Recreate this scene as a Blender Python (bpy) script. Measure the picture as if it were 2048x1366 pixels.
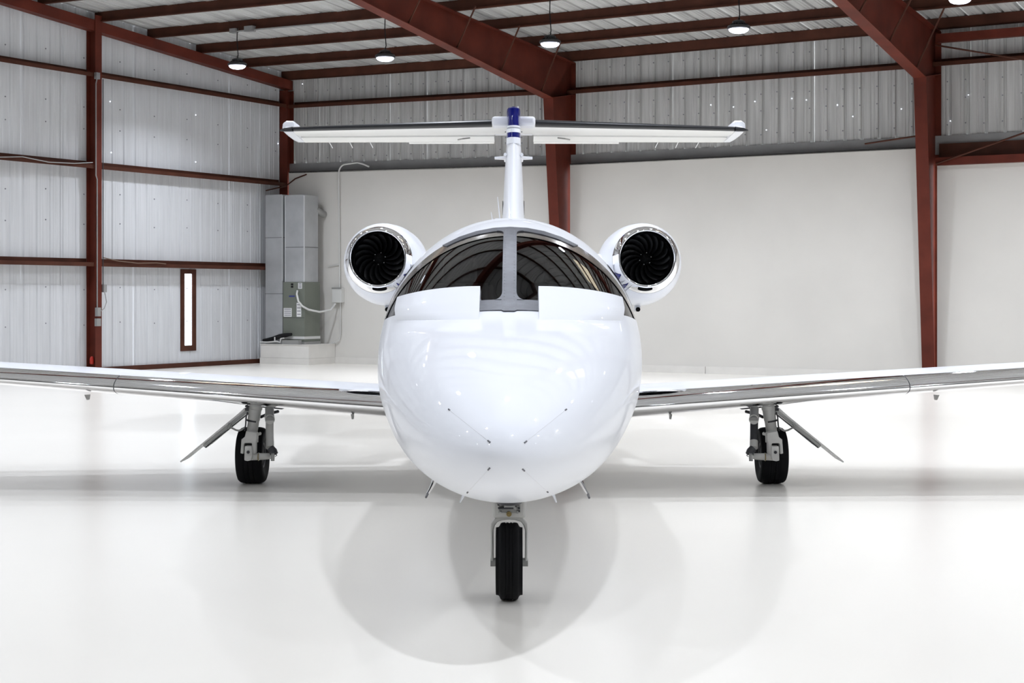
import bpy, bmesh, math, random
from mathutils import Vector, Matrix
from mathutils.bvhtree import BVHTree
random.seed(7)
PI = math.pi
for o in list(bpy.data.objects): bpy.data.objects.remove(o)
SC = bpy.context.scene
COL = SC.collection

# ------------------------------------------------------------------ camera
FPX = 3150.0; CAMZ = 1.43; HORIZ = 590.0
cd = bpy.data.cameras.new('camera'); cam = bpy.data.objects.new('camera', cd); COL.objects.link(cam)
cam.location = (0, 0, CAMZ); cam.rotation_euler = (PI/2, 0, 0)
cd.sensor_width = 36; cd.lens = 36*FPX/2048; cd.shift_y = -(683-HORIZ)/2048
cd.clip_end = 300
SC.camera = cam
# ------------------------------------------------------------------ daylight outside, exposure
w = bpy.data.worlds.new('sky'); SC.world = w; w.use_nodes = True
bg = w.node_tree.nodes['Background']; bg.inputs[0].default_value = (0.90, 0.95, 1.0, 1); bg.inputs[1].default_value = 6.0
SC.view_settings.view_transform = 'Standard'; SC.view_settings.look = 'None'
SC.view_settings.gamma = 1; SC.view_settings.use_curve_mapping = False
SC.view_settings.exposure = 0.0
LAMP_W = 98.0          # watts of each high-bay lamp
LAMP_COL = (0.86, 0.91, 1.0)

# ------------------------------------------------------------------ materials
MATS = {}
def mat(name, col, rough=0.5, metal=0.0, coat=0.0, spec=0.5, noise=None, bump=None, emit=None):
    m = bpy.data.materials.new(name); m.use_nodes = True
    nt = m.node_tree; b = nt.nodes['Principled BSDF']
    b.inputs['Base Color'].default_value = (*col, 1); b.inputs['Roughness'].default_value = rough
    b.inputs['Metallic'].default_value = metal; b.inputs['Coat Weight'].default_value = coat
    b.inputs['Coat Roughness'].default_value = 0.03; b.inputs['Specular IOR Level'].default_value = spec
    if emit:
        b.inputs['Emission Color'].default_value = (*emit[0], 1); b.inputs['Emission Strength'].default_value = emit[1]
    if noise or bump:
        tc = nt.nodes.new('ShaderNodeTexCoord'); mp = nt.nodes.new('ShaderNodeMapping')
        nt.links.new(tc.outputs['Object'], mp.inputs[0])
        nz = nt.nodes.new('ShaderNodeTexNoise'); nt.links.new(mp.outputs[0], nz.inputs['Vector'])
    if noise:
        (sx, sy, sz), scale, amt = noise
        mp.inputs['Scale'].default_value = (sx, sy, sz); nz.inputs['Scale'].default_value = scale; nz.inputs['Detail'].default_value = 6
        rp = nt.nodes.new('ShaderNodeValToRGB'); nt.links.new(nz.outputs['Fac'], rp.inputs[0])
        rp.color_ramp.elements[0].position = 0.3; rp.color_ramp.elements[1].position = 0.7
        rp.color_ramp.elements[0].color = (*[c*(1-amt) for c in col], 1); rp.color_ramp.elements[1].color = (*[min(1, c*(1+amt*.5)) for c in col], 1)
        nt.links.new(rp.outputs[0], b.inputs['Base Color'])
    if bump:
        if not noise: nz.inputs['Scale'].default_value = bump[1]
        bp = nt.nodes.new('ShaderNodeBump'); bp.inputs['Strength'].default_value = bump[0]; bp.inputs['Distance'].default_value = 0.01
        nt.links.new(nz.outputs['Fac'], bp.inputs['Height']); nt.links.new(bp.outputs[0], b.inputs['Normal'])
    MATS[name] = m
    return m
mat('floor_epoxy', (0.90, 0.865, 0.80), 0.22, noise=((1, 1, 1), 0.5, 0.02), spec=0.35)
mat('drywall', (0.725, 0.705, 0.665), 0.75, noise=((1, 1, 1), 0.8, 0.05))
mat('base_board', (0.78, 0.76, 0.72), 0.5, noise=((1, 1, 1), 3, 0.06))
mat('panel_white', (0.66, 0.67, 0.69), 0.45, noise=((6, 6, 0.35), 2.2, 0.09))
mat('panel_back', (0.58, 0.58, 0.57), 0.5, noise=((7, 7, 0.3), 2.0, 0.22))
mat('panel_roof', (0.56, 0.56, 0.55), 0.4, noise=((3, 0.4, 1), 2.0, 0.16))
mat('panel_plain', (0.42, 0.42, 0.42), 0.6)
mat('red_steel', (0.120, 0.024, 0.014), 0.55, spec=0.2, noise=((1, 1, 1), 2.5, 0.28))
mat('brown_steel', (0.078, 0.026, 0.015), 0.55, spec=0.2, noise=((1, 1, 1), 2.5, 0.3))
mat('grey_flashing', (0.30, 0.30, 0.30), 0.55, noise=((1, 1, 1), 3, 0.1))
mat('dark_gap', (0.015, 0.012, 0.011), 0.8)
mat('door_grey', (0.15, 0.15, 0.155), 0.6)
mat('duct_foil', (0.47, 0.48, 0.49), 0.42, metal=0.35, noise=((1, 1, 1), 2.5, 0.14))
mat('duct_seam', (0.68, 0.69, 0.70), 0.4, metal=0.4)
mat('duct_joint', (0.16, 0.16, 0.16), 0.6)
mat('unit_green', (0.165, 0.18, 0.15), 0.5, noise=((1, 1, 1), 3, 0.05))
mat('label_white', (0.8, 0.8, 0.8), 0.5)
mat('label_blue', (0.04, 0.05, 0.22), 0.5)
mat('label_print', (0.22, 0.22, 0.25), 0.6)
mat('black_rubber', (0.010, 0.010, 0.011), 0.65, spec=0.25)
mat('tyre', (0.006, 0.006, 0.007), 0.7, spec=0.15, bump=(0.1, 60))
mat('pipe_white', (0.66, 0.66, 0.64), 0.5)
mat('pipe_grey', (0.36, 0.36, 0.36), 0.4, metal=0.6)
mat('copper_brown', (0.16, 0.10, 0.07), 0.5)
mat('lamp_housing', (0.02, 0.02, 0.022), 0.45)
mat('lamp_diffuser', (0.9, 0.9, 0.9), 0.4, emit=((0.72, 0.78, 1.0), 8.0))
mat('daylight_glow', (1, 1, 1), 0.5, emit=((0.8, 0.86, 1.0), 6.0))
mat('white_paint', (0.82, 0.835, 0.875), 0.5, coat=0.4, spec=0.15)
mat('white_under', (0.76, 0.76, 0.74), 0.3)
mat('chrome', (0.86, 0.86, 0.87), 0.045, metal=1.0)
mat('surround_metal', (0.52, 0.49, 0.45), 0.16, metal=1.0)
mat('frame_metal', (0.07, 0.074, 0.09), 0.45, metal=0.25, spec=0.35, noise=((1, 1, 1), 18, 0.3))
mat('rivet_metal', (0.17, 0.17, 0.18), 0.45, metal=0.6)
mat('blue_paint', (0.004, 0.007, 0.14), 0.15, coat=0.15, spec=0.3)
mat('grey_stripe', (0.34, 0.35, 0.38), 0.3)
mat('boot_black', (0.012, 0.013, 0.016), 0.4, spec=0.25)
mat('fan_dark', (0.005, 0.005, 0.0055), 0.38, spec=0.25)
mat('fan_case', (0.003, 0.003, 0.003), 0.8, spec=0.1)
mat('dark_window', (0.012, 0.012, 0.014), 0.08)
mat('cabin_dark', (0.012, 0.012, 0.014), 0.8)
mat('seat_dark', (0.05, 0.045, 0.045), 0.6)
mat('gear_white', (0.58, 0.575, 0.55), 0.38, noise=((1, 1, 1), 9, 0.10))
mat('gear_grey', (0.33, 0.33, 0.32), 0.4, metal=0.3)
mat('gear_shade', (0.40, 0.40, 0.385), 0.5)
mat('gear_dark', (0.035, 0.035, 0.04), 0.5)
mat('lens_red', (0.5, 0.03, 0.02), 0.2)
mat('lens_yellow', (0.45, 0.36, 0.12), 0.2)
mat('brass', (0.25, 0.19, 0.08), 0.35, metal=0.8)
mat('radome', (0.80, 0.80, 0.785), 0.14, coat=0.5)
mat('strip_grey', (0.72, 0.72, 0.74), 0.4)

def glass_mat(name, tint, refl=1.0):
    m = bpy.data.materials.new(name); m.use_nodes = True; nt = m.node_tree; nt.nodes.clear()
    out = nt.nodes.new('ShaderNodeOutputMaterial'); mx = nt.nodes.new('ShaderNodeMixShader')
    lw = nt.nodes.new('ShaderNodeLayerWeight'); lw.inputs[0].default_value = 0.5
    pw = nt.nodes.new('ShaderNodeMath'); pw.operation = 'POWER'; nt.links.new(lw.outputs['Facing'], pw.inputs[0]); pw.inputs[1].default_value = 5.0
    fr = nt.nodes.new('ShaderNodeMath'); fr.operation = 'MULTIPLY_ADD'; nt.links.new(pw.outputs[0], fr.inputs[0]); fr.inputs[1].default_value = 0.96; fr.inputs[2].default_value = 0.04
    tr = nt.nodes.new('ShaderNodeBsdfTransparent'); tr.inputs[0].default_value = (*tint, 1)
    gl = nt.nodes.new('ShaderNodeBsdfGlossy'); gl.inputs['Roughness'].default_value = 0.015; gl.inputs[0].default_value = (refl, refl, refl, 1)
    nt.links.new(fr.outputs[0], mx.inputs[0]); nt.links.new(tr.outputs[0], mx.inputs[1]); nt.links.new(gl.outputs[0], mx.inputs[2])
    nt.links.new(mx.outputs[0], out.inputs[0]); MATS[name] = m
glass_mat('windshield', (0.45, 0.45, 0.46), 0.68)
glass_mat('window_glass', (0.9, 0.93, 0.95))
def skylight_mat():
    m = bpy.data.materials.new('skylight'); m.use_nodes = True; nt = m.node_tree; nt.nodes.clear()
    out = nt.nodes.new('ShaderNodeOutputMaterial'); tr = nt.nodes.new('ShaderNodeBsdfTranslucent')
    tr.inputs[0].default_value = (0.62, 0.52, 0.38, 1); nt.links.new(tr.outputs[0], out.inputs[0]); MATS['skylight'] = m
skylight_mat()

# ------------------------------------------------------------------ mesh helpers
def lerp(a, b, t): return a + (b-a)*t
class MB:
    def __init__(s): s.v = []; s.f = []
    def vert(s, p): s.v.append(Vector(p)); return len(s.v)-1
    def face(s, ids): s.f.append(tuple(ids))
    def hexa(s, p):     # 8 points: bottom 0-3 ccw, top 4-7
        b = len(s.v); s.v += [Vector(q) for q in p]
        for q in ((3, 2, 1, 0), (4, 5, 6, 7), (0, 1, 5, 4), (1, 2, 6, 5), (2, 3, 7, 6), (3, 0, 4, 7)): s.f.append(tuple(b+i for i in q))
        return s
    def box(s, x0, x1, y0, y1, z0, z1):
        return s.hexa([(x0, y0, z0), (x1, y0, z0), (x1, y1, z0), (x0, y1, z0), (x0, y0, z1), (x1, y0, z1), (x1, y1, z1), (x0, y1, z1)])
    def prism(s, poly, d):   # poly: list of 3d points (planar), extruded by vector d
        b = len(s.v); n = len(poly); d = Vector(d)
        s.v += [Vector(p) for p in poly] + [Vector(p)+d for p in poly]
        s.f.append(tuple(b+i for i in range(n))[::-1]); s.f.append(tuple(b+n+i for i in range(n)))
        for i in range(n):
            j = (i+1) % n; s.f.append((b+i, b+j, b+n+j, b+n+i))
        return s
    def tube(s, pts, r, n=8, cap=True):
        pts = [Vector(p) for p in pts]; rs = r if isinstance(r, (list, tuple)) else [r]*len(pts)
        b = len(s.v); up = None
        for i, p in enumerate(pts):
            t = (pts[min(i+1, len(pts)-1)] - pts[max(i-1, 0)]).normalized()
            if up is None:
                up = Vector((0, 0, 1)) if abs(t.z) < .9 else Vector((1, 0, 0))
            x = t.cross(up).normalized(); y = x.cross(t).normalized(); up = y
            for k in range(n):
                a = 2*PI*k/n; s.v.append(p + x*math.cos(a)*rs[i] + y*math.sin(a)*rs[i])
        for i in range(len(pts)-1):
            for k in range(n):
                k2 = (k+1) % n; s.f.append((b+i*n+k, b+i*n+k2, b+(i+1)*n+k2, b+(i+1)*n+k))
        if cap:
            s.f.append(tuple(b+k for k in range(n))[::-1]); e = b+(len(pts)-1)*n; s.f.append(tuple(e+k for k in range(n)))
        return s
    def lathe(s, prof, c, axis='x', n=32, close=False):   # prof: (r, h) pairs along axis
        b = len(s.v); c = Vector(c); m = len(prof)
        for (r, h) in prof:
            for k in range(n):
                a = 2*PI*k/n; ca, sa = r*math.cos(a), r*math.sin(a)
                s.v.append(c + Vector({'x': (h, ca, sa), 'y': (ca, h, sa), 'z': (ca, sa, h)}[axis]))
        for i in range(m if close else m-1):
            i2 = (i+1) % m
            for k in range(n):
                k2 = (k+1) % n; s.f.append((b+i*n+k, b+i*n+k2, b+i2*n+k2, b+i2*n+k))
        return s
    def loft(s, rings, cap0=False, cap1=False, closed=True):
        b = len(s.v); n = len(rings[0])
        for r in rings: s.v += [Vector(p) for p in r]
        for i in range(len(rings)-1):
            for k in range(n if closed else n-1):
                k2 = (k+1) % n; s.f.append((b+i*n+k, b+i*n+k2, b+(i+1)*n+k2, b+(i+1)*n+k))
        if cap0: s.f.append(tuple(b+k for k in range(n))[::-1])
        if cap1: e = b+(len(rings)-1)*n; s.f.append(tuple(e+k for k in range(n)))
        return s
    def mirrored(s):
        m = MB(); m.v = [Vector((-p.x, p.y, p.z)) for p in s.v]; m.f = [f[::-1] for f in s.f]; return m
    def mesh(s, name, smooth=True, angle=35):
        me = bpy.data.meshes.new(name); me.from_pydata([tuple(p) for p in s.v], [], s.f)
        bm = bmesh.new(); bm.from_mesh(me); bmesh.ops.recalc_face_normals(bm, faces=bm.faces); bm.to_mesh(me); bm.free()
        if smooth:
            me.shade_smooth(); me.set_sharp_from_angle(angle=math.radians(angle))
        return me
    def build(s, name, m, parent=None, smooth=True, angle=35, origin=None, bevel=0):
        if origin is not None:
            o_ = Vector(origin); s.v = [p-o_ for p in s.v]
        me = s.mesh(name, smooth, angle)
        me.materials.append(MATS[m]); o = bpy.data.objects.new(name, me); COL.objects.link(o)
        if parent: o.parent = parent
        if origin is not None: o.location = origin
        if bevel:
            bv = o.modifiers.new('bevel', 'BEVEL'); bv.width = bevel; bv.segments = 2; bv.limit_method = 'ANGLE'
        return o
def tag(o, label=None, cat=None, group=None, kind=None):
    if label: o['label'] = label
    if cat: o['category'] = cat
    if group: o['group'] = group
    if kind: o['kind'] = kind
    return o
def empty(name, loc=(0, 0, 0), rz=0, parent=None):
    o = bpy.data.objects.new(name, None); COL.objects.link(o); o.location = loc; o.rotation_euler = (0, 0, rz); o.parent = parent
    o.empty_display_size = 0.2
    return o

# ================================================================== THE HANGAR
# hall frame: x = distance from the left wall along the back wall, y = minus distance from the back wall, origin in the corner
HANG = -math.atan2(0.5956, 1.0)
CO = Vector((-4.87, 33.9, 0)); RH = Matrix.Rotation(HANG, 3, 'Z')
HW, HD = 40.0, 40.0                       # hall width along the back wall, depth
EAVE, SLOPE = 6.21, 0.079                 # roof underside
def dzb(x): return -.125*min(max(x, 0)/7.0, 1)      # the frame sits a little lower away from the corner
def sag(mb):
    for p in mb.v:
        if p.z > 3.3: p.z += dzb(p.x)
    return mb
def xb(mb, x0, x1, y0, y1, z0, z1):
    xs_ = [x0]+[x for x in (7.0,) if x0+.05 < x < x1-.05]+[x1]
    return mb.loft([[(x, y0, z0), (x, y1, z0), (x, y1, z1), (x, y0, z1)] for x in xs_], True, True)
def roofz(a): return EAVE + SLOPE*min(a, HD-a)
def hb(mb, name, m, origin=(0, 0, 0), parent=None, **k):
    """build a mesh given in hall coordinates; origin = the thing's base in hall coordinates"""
    if parent: return mb.build(name, m, parent, **k)
    o = mb.build(name, m, None, origin=origin, **k)
    o.location = CO + RH @ Vector(origin); o.rotation_euler = (0, 0, HANG)
    return o
def hempty(name, origin=(0, 0, 0)): return empty(name, CO + RH @ Vector(origin), HANG)
def sub(mb, name, m, root_origin, parent, **k):
    o_ = Vector(root_origin); mb.v = [p-o_ for p in mb.v]
    return mb.build(name, m, parent, **k)

# ---- floor
f = MB().box(-0.3, HW+.3, -HD-.3, 0.3, -0.2, 0)
tag(hb(f, 'floor', 'floor_epoxy', smooth=False), 'glossy white epoxy hangar floor', kind='structure')

# ---- ribbed sheet: profile across the sheet (t along wall 0..W, d outward depth)
PW = 0.914
def sheet_profile():
    pts = []
    for k in range(3):
        x0 = k*PW/3
        pts += [(x0+0.000, 0), (x0+0.105, 0), (x0+0.112, .007), (x0+0.128, .007), (x0+0.135, 0),
                (x0+0.165, 0), (x0+0.172, .007), (x0+0.188, .007), (x0+0.195, 0),
                (x0+0.232, 0), (x0+0.246, .034), (x0+0.274, .034), (x0+0.288, 0)]
    pts.append((PW+.012, 0))
    return pts
PROF = sheet_profile()
# ---- left wall (inner plane at x=0, sheets stand against it, ribs pressed outward)
wl = hempty('wall_left'); tag(wl, 'white ribbed metal left wall', kind='structure')
WIN = (2.86, 3.26, 0.34, 1.92)
def left_sheet(a0, z0, z1f, hole=None, dx=0.0, na=None):
    mb = MB(); pr = [(t, d) for t, d in PROF]
    if hole:
        for e in (hole[0]-a0, hole[1]-a0):
            for i in range(len(pr)-1):
                if pr[i][0] < e < pr[i+1][0]:
                    q = (e-pr[i][0])/(pr[i+1][0]-pr[i][0]); pr.insert(i+1, (e, lerp(pr[i][1], pr[i+1][1], q))); break
    zs = [z0] + ([hole[2], hole[3]] if hole else []) + [None]
    for i, (t, d) in enumerate(pr):
        for z in zs:
            mb.vert((-d*.5+dx, -(a0+t), z1f(a0+t) if z is None else z))
    nz = len(zs)
    for i in range(len(pr)-1):
        am = a0+(pr[i][0]+pr[i+1][0])/2
        for j in range(nz-1):
            if hole and j == 1 and hole[0] < am < hole[1]: continue
            mb.face((i*nz+j, (i+1)*nz+j, (i+1)*nz+j+1, i*nz+j+1))
    return mb
LAP = 1.62
for i in range(14):
    a0 = i*PW; h = WIN if (a0 < WIN[0] < a0+PW) else None
    if h is None:
        left_sheet(a0, 0, lambda a: LAP, dx=.004).build('wall_panel', 'panel_white', wl, smooth=False)
        left_sheet(a0, LAP-.04, roofz).build('wall_panel', 'panel_white', wl, smooth=False)
    else:
        left_sheet(a0, 0, roofz, hole=h, dx=.002).build('wall_panel', 'panel_white', wl, smooth=False)
rest = MB()
for i in range(14, 44):
    m_ = left_sheet(i*PW, 0, roofz); b = len(rest.v); rest.v += m_.v; rest.f += [tuple(b+q for q in f_) for f_ in m_.f]
rest.build('wall_panel_run', 'panel_white', wl, smooth=False)['kind'] = 'stuff'
# brown base angle
hb(MB().box(0.0, 0.05, -HD, 0, 0, 0.09), 'baseboard_left', 'brown_steel')
tag(bpy.data.objects['baseboard_left'], 'brown steel base angle along the ribbed wall', kind='structure')
# glowing discs stand in for daylight through missing screws, sheets stay uncut
def hole_at(px, py):
    r = (px-1024)/FPX; Y = 25.06/(0.5956-r); X = r*Y; z = CAMZ-(py-HORIZ)*Y/FPX
    lp = RH.transposed() @ (Vector((X, Y, z))-CO)
    return lp
for px, py in ((220, 203), (222, 305), (391, 230), (391, 324), (556, 287)):
    p = hole_at(px, py); mb = MB(); mb.lathe([(0.0005, 0), (0.009, 0), (0.009, 0.004), (0.0005, 0.004)], (0.004, p.y, p.z), 'x', 8)
    mb.build('hole_glow', 'daylight_glow', wl)
for k in range(3):      # screws in rows
    pass
sc = MB()
for z in (0.9, 1.55, 2.75, 3.3, 4.5, 4.9, 5.8):
    for i in range(13):
        sc.lathe([(0.0005, .012), (0.012, .012), (0.014, 0)], (0, -(i*PW+.35), z+.03*math.sin(i*3)), 'x', 6)
o = sc.build('screw_heads', 'label_print', wl); o['kind'] = 'stuff'

# ---- back wall: drywall below, ribbed metal above
wb = hempty('wall_back'); tag(wb, 'white drywall back wall with ribbed metal above it', kind='structure')
C1, C2 = 7.0, 14.03                       # column lines
DA = 0.22                                  # drywall face distance from the metal
def panel(x0, x1, ztop):
    return sag(xb(MB(), x0, x1, -DA, -DA+.1, 0, ztop))
for (x0, x1, zt) in ((.26, C1-.09, 4.05), (C1+.09, C2-.08, 4.045), (C2+.09, 20.9, 3.76), (20.9, HW, 3.76)):
    panel(x0, x1, zt).build('drywall', 'drywall', wb, smooth=False)
for i in range(44):
    a0 = i*PW; mb = MB()
    for (t, d) in PROF:
        mb.vert((a0+t, d, 4.235+dzb(a0+t))); mb.vert((a0+t, d, EAVE+.05+dzb(a0+t)))
    for q in range(len(PROF)-1): mb.face((2*q, 2*q+2, 2*q+3, 2*q+1))
    mb.build('wall_panel', 'panel_back', wb, smooth=False)
sag(xb(MB(), 0, HW, -.035, .0, 3.93, 4.25)).build('flashing', 'grey_flashing', wb, smooth=False)
for (x0, x1) in ((0.26, C1-.08), (C1+.08, C2-.08)):
    sag(xb(MB(), x0, x1, -DA+.0, -.04, 4.03, 4.062)).build('dark_gap_strip', 'dark_gap', wb, smooth=False)  # near-black strip, the shade of the gap above the drywall put in as colour
MB().box(C2+.09, HW, -.10, -.04, 3.63, 3.98).build('dark_gap_strip', 'brown_steel', wb, smooth=False)  # brown strip standing in for the dark gap above the channel beam
sb = MB()
for i in range(44):
    for k in range(3):
        for z in (4.32, 4.75, 5.05, 5.75):
            sb.lathe([(0.0005, -.012), (0.011, -.012), (0.013, 0)], (i*PW+k*PW/3+.218, 0, z+.02*math.sin(i*7+k)), 'y', 6)
o = sb.build('screw_heads', 'label_print', wb); o['kind'] = 'stuff'
def back_hole(px, py):
    r = (px-1024)/FPX; t = (r*33.9+4.87)/(0.8592+0.5117*r); Y = 33.9-.5117*t
    return t, CAMZ-(py-HORIZ)*Y/FPX
for px, py in ((1422, 210), (1467, 214), (1510, 203), (1584, 197), (1613, 200), (1533, 260), (1706, 233), (1937, 190), (1901, 242), (1675, 210), (1803, 218), (605, 168)):
    t, z = back_hole(px, py); MB().lathe([(0.0005, -.006), (0.007, -.006), (0.007, 0), (.0005, 0)], (t, -.002, z), 'y', 8).build('hole_glow', 'daylight_glow', wb)  # small glowing discs where daylight shows, no opening behind them
# baseboard of white boards
bb = hempty('baseboard_back'); tag(bb, 'white painted base boards along the drywall', kind='structure')
xs = [1.5, 3.9, 6.68]; segs = [(1.5, 3.9), (3.91, C1-.1), (C1+.1, 8.6), (8.61, 9.9), (9.91, C2-.09), (C2+.1, 17.5), (17.51, 21)]
for x0, x1 in segs: MB().box(x0, x1, -DA-.03, -DA+.005, 0, 0.13).build('board', 'base_board', bb, smooth=False)

# ---- walls behind the photographer (seen only in reflections)
def plain_wall(name, pts, lab):
    mb = MB(); n = len(pts); [mb.vert(p) for p in pts]; mb.face(range(n))
    return tag(hb(mb, name, 'panel_plain', smooth=False), lab, kind='structure')
plain_wall('wall_right', [(HW, 0, 0), (HW, -HD, 0), (HW, -HD, EAVE), (HW, -HD/2, roofz(HD/2)), (HW, 0, EAVE)], 'grey metal wall opposite the ribbed left wall')
wf = MB().box(0, 4, -HD-.1, -HD, 0, EAVE).box(36, HW, -HD-.1, -HD, 0, EAVE).box(4, 36, -HD-.1, -HD, 5.2, EAVE)
tag(hb(wf, 'wall_front', 'panel_plain', smooth=False), 'grey metal wall holding the hangar door', kind='structure')
dr = hempty('door_1', (4, -HD, 0)); tag(dr, 'closed sliding hangar door leaves', kind='structure')
for k in range(6):
    sub(MB().box(4+k*5.333, 4+(k+1)*5.333-.05, -HD-.12+.06*(k % 2), -HD-.06+.06*(k % 2), 0, 5.25), 'door_leaf', 'door_grey', (4, -HD, 0), dr, smooth=False)

# ---- roof sheets
cl = hempty('ceiling'); tag(cl, 'ribbed metal roof deck on steel purlins', kind='structure')
rp_ = MB()
SKY = {}
def roof_sheet_mesh(a_list):
    mb = MB()
    for (t, d) in PROF:
        for a in a_list: mb.vert((t, -a, roofz(a)+d*1.4))
    n = len(a_list)
    for i in range(len(PROF)-1):
        for j in range(n-1): mb.face((i*n+j, (i+1)*n+j, (i+1)*n+j+1, i*n+j+1))
    return mb
def roof_mesh(a0, a1, m):
    aa = [a0] + ([HD/2] if a0 < HD/2 < a1 else []) + [a1]
    me = roof_sheet_mesh(aa).mesh('roof_panel', smooth=False); me.materials.append(MATS[m]); return me
me_full = roof_mesh(-.4, HD+.4, 'panel_roof')
SKYA = (6.7, 8.9)
me_a, me_b, me_s = roof_mesh(-.4, SKYA[0], 'panel_roof'), roof_mesh(SKYA[1], HD+.4, 'panel_roof'), roof_mesh(SKYA[0], SKYA[1], 'skylight')
for i in range(-1, 45):
    parts = [(me_full, 'roof_panel')]
    if i in (6, 16, 26, 36): parts = [(me_a, 'roof_panel'), (me_b, 'roof_panel'), (me_s, 'skylight_panel')]
    for me, nm in parts:
        o = bpy.data.objects.new(nm, me); COL.objects.link(o); o.parent = cl; o.location = (i*PW, 0, dzb((i+.5)*PW))

# ---- steel frames
def ibeam_col(x, a_in0, a_in1, z1, fw=0.2, parent=None, name='steel_column', a_out=0.02):
    """tapered column, web along y; a_out wall side, inner flange from a_in0 (base) to a_in1 (top)"""
    mb = MB(); t = 0.014
    mb.hexa([(x-.006, -a_in0, 0), (x+.006, -a_in0, 0), (x+.006, -a_out, 0), (x-.006, -a_out, 0),
             (x-.006, -a_in1, z1), (x+.006, -a_in1, z1), (x+.006, -a_out, z1+.1), (x-.006, -a_out, z1+.1)])
    mb.hexa([(x-fw/2, -a_in0-t, 0), (x+fw/2, -a_in0-t, 0), (x+fw/2, -a_in0, 0), (x-fw/2, -a_in0, 0),
             (x-fw/2, -a_in1-t, z1), (x+fw/2, -a_in1-t, z1), (x+fw/2, -a_in1, z1), (x-fw/2, -a_in1, z1)])
    mb.box(x-fw/2, x+fw/2, -a_out, -a_out+t, 0, z1+.8)
    return mb
def frame(x, lab_c, lab_r, ZH=5.13):
    AH = 0.90                     # haunch: height of the knee, inner face distance
    root = hempty('steel_column', (x, -0.3, 0)); o_ = (x, -.3, 0)
    tag(root, lab_c, 'column', 'tapered columns along the back wall' if False else None)
    mb = MB(); t = 0.014; fw = 0.21
    mb.hexa([(x-.006, -.40, 0), (x+.006, -.40, 0), (x+.006, -.03, 0), (x-.006, -.03, 0), (x-.006, -AH, ZH), (x+.006, -AH, ZH), (x+.006, -.03, 5.88), (x-.006, -.03, 5.88)])
    sub(mb, 'web', 'red_steel', o_, root, smooth=False)
    mb = MB().hexa([(x-fw/2, -.40-t, 0), (x+fw/2, -.40-t, 0), (x+fw/2, -.40, 0), (x-fw/2, -.40, 0), (x-fw/2, -AH-t, ZH), (x+fw/2, -AH-t, ZH), (x+fw/2, -AH, ZH), (x-fw/2, -AH, ZH)])
    sub(mb, 'flange', 'red_steel', o_, root, smooth=False)
    sub(MB().box(x-fw/2, x+fw/2, -.03, -.016, 0, 5.88), 'flange', 'red_steel', o_, root, smooth=False)
    sub(MB().hexa([(x-fw/2, -AH, ZH-.01), (x+fw/2, -AH, ZH-.01), (x+fw/2, -.03, ZH+.14), (x-fw/2, -.03, ZH+.14), (x-fw/2, -AH, ZH+.004), (x+fw/2, -AH, ZH+.004), (x+fw/2, -.03, ZH+.154), (x-fw/2, -.03, ZH+.154)]), 'knee_stiffener', 'red_steel', o_, root, smooth=False)
    sub(MB().box(x-.17, x+.17, -.45, -.02, 0, .025), 'base_plate', 'red_steel', o_, root, smooth=False)
    # rafter
    top = lambda a: roofz(a)-.20-.122
    bot = lambda a: (lerp(ZH, top(7.2)-.43, (a-AH)/(7.2-AH)) if a < 7.2 else lerp(top(7.2)-.43, top(20)-.55, (a-7.2)/12.8))
    r = hempty('roof_rafter', (x, -AH, ZH)); o2 = (x, -AH, ZH); tag(r, lab_r, 'rafter')
    st = [AH, 2, 3.5, 5.2, 7.2, 12, 20]
    web = MB()
    rings = []
    for a in [0.04]+st:
        zb = bot(max(a, AH)) if a >= AH else ZH+.14
        rings.append([(x-.006, -a, zb), (x+.006, -a, zb), (x+.006, -a, top(a)), (x-.006, -a, top(a))])
    web.loft(rings, True, True); sub(web, 'web', 'red_steel', o2, r, smooth=False)
    fl = MB().loft([[(x-fw/2, -a, bot(a)-.014), (x+fw/2, -a, bot(a)-.014), (x+fw/2, -a, bot(a)), (x-fw/2, -a, bot(a))] for a in st], True, True)
    sub(fl, 'bottom_flange', 'red_steel', o2, r, smooth=False)
    fl = MB().loft([[(x-fw/2, -a, top(a)-.014), (x+fw/2, -a, top(a)-.014), (x+fw/2, -a, top(a)), (x-fw/2, -a, top(a))] for a in [.04]+st[1:]], True, True)
    sub(fl, 'top_flange', 'red_steel', o2, r, smooth=False)
    for a in (1.45, 2.9, 4.35, 5.8):        # flange braces from purlin to bottom flange, both sides
        for s in (-1, 1):
            sub(MB().tube([(x+s*.02, -a+.25, bot(a-.25)+.05), (x+s*.55, -a, top(a)+.02)], .016, 5), 'flange_brace', 'brown_steel', o2, r)
frame(C1, 'red-brown tapered steel column behind the airplane tail fin', 'red-brown tapered rafter rising left from the column behind the tail')
frame(C2, 'red-brown tapered steel column at the right of the white wall', 'red-brown rafter at the top right above the right-hand column', 5.02)
frame(C2+7.1, 'red-brown steel column beyond the right edge of the picture', 'red-brown rafter beyond the right edge of the picture')
# far half of the roof frames (behind the photographer)
for x in (C1, C2, C2+7.1, C2+14.2):
    pass
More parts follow.
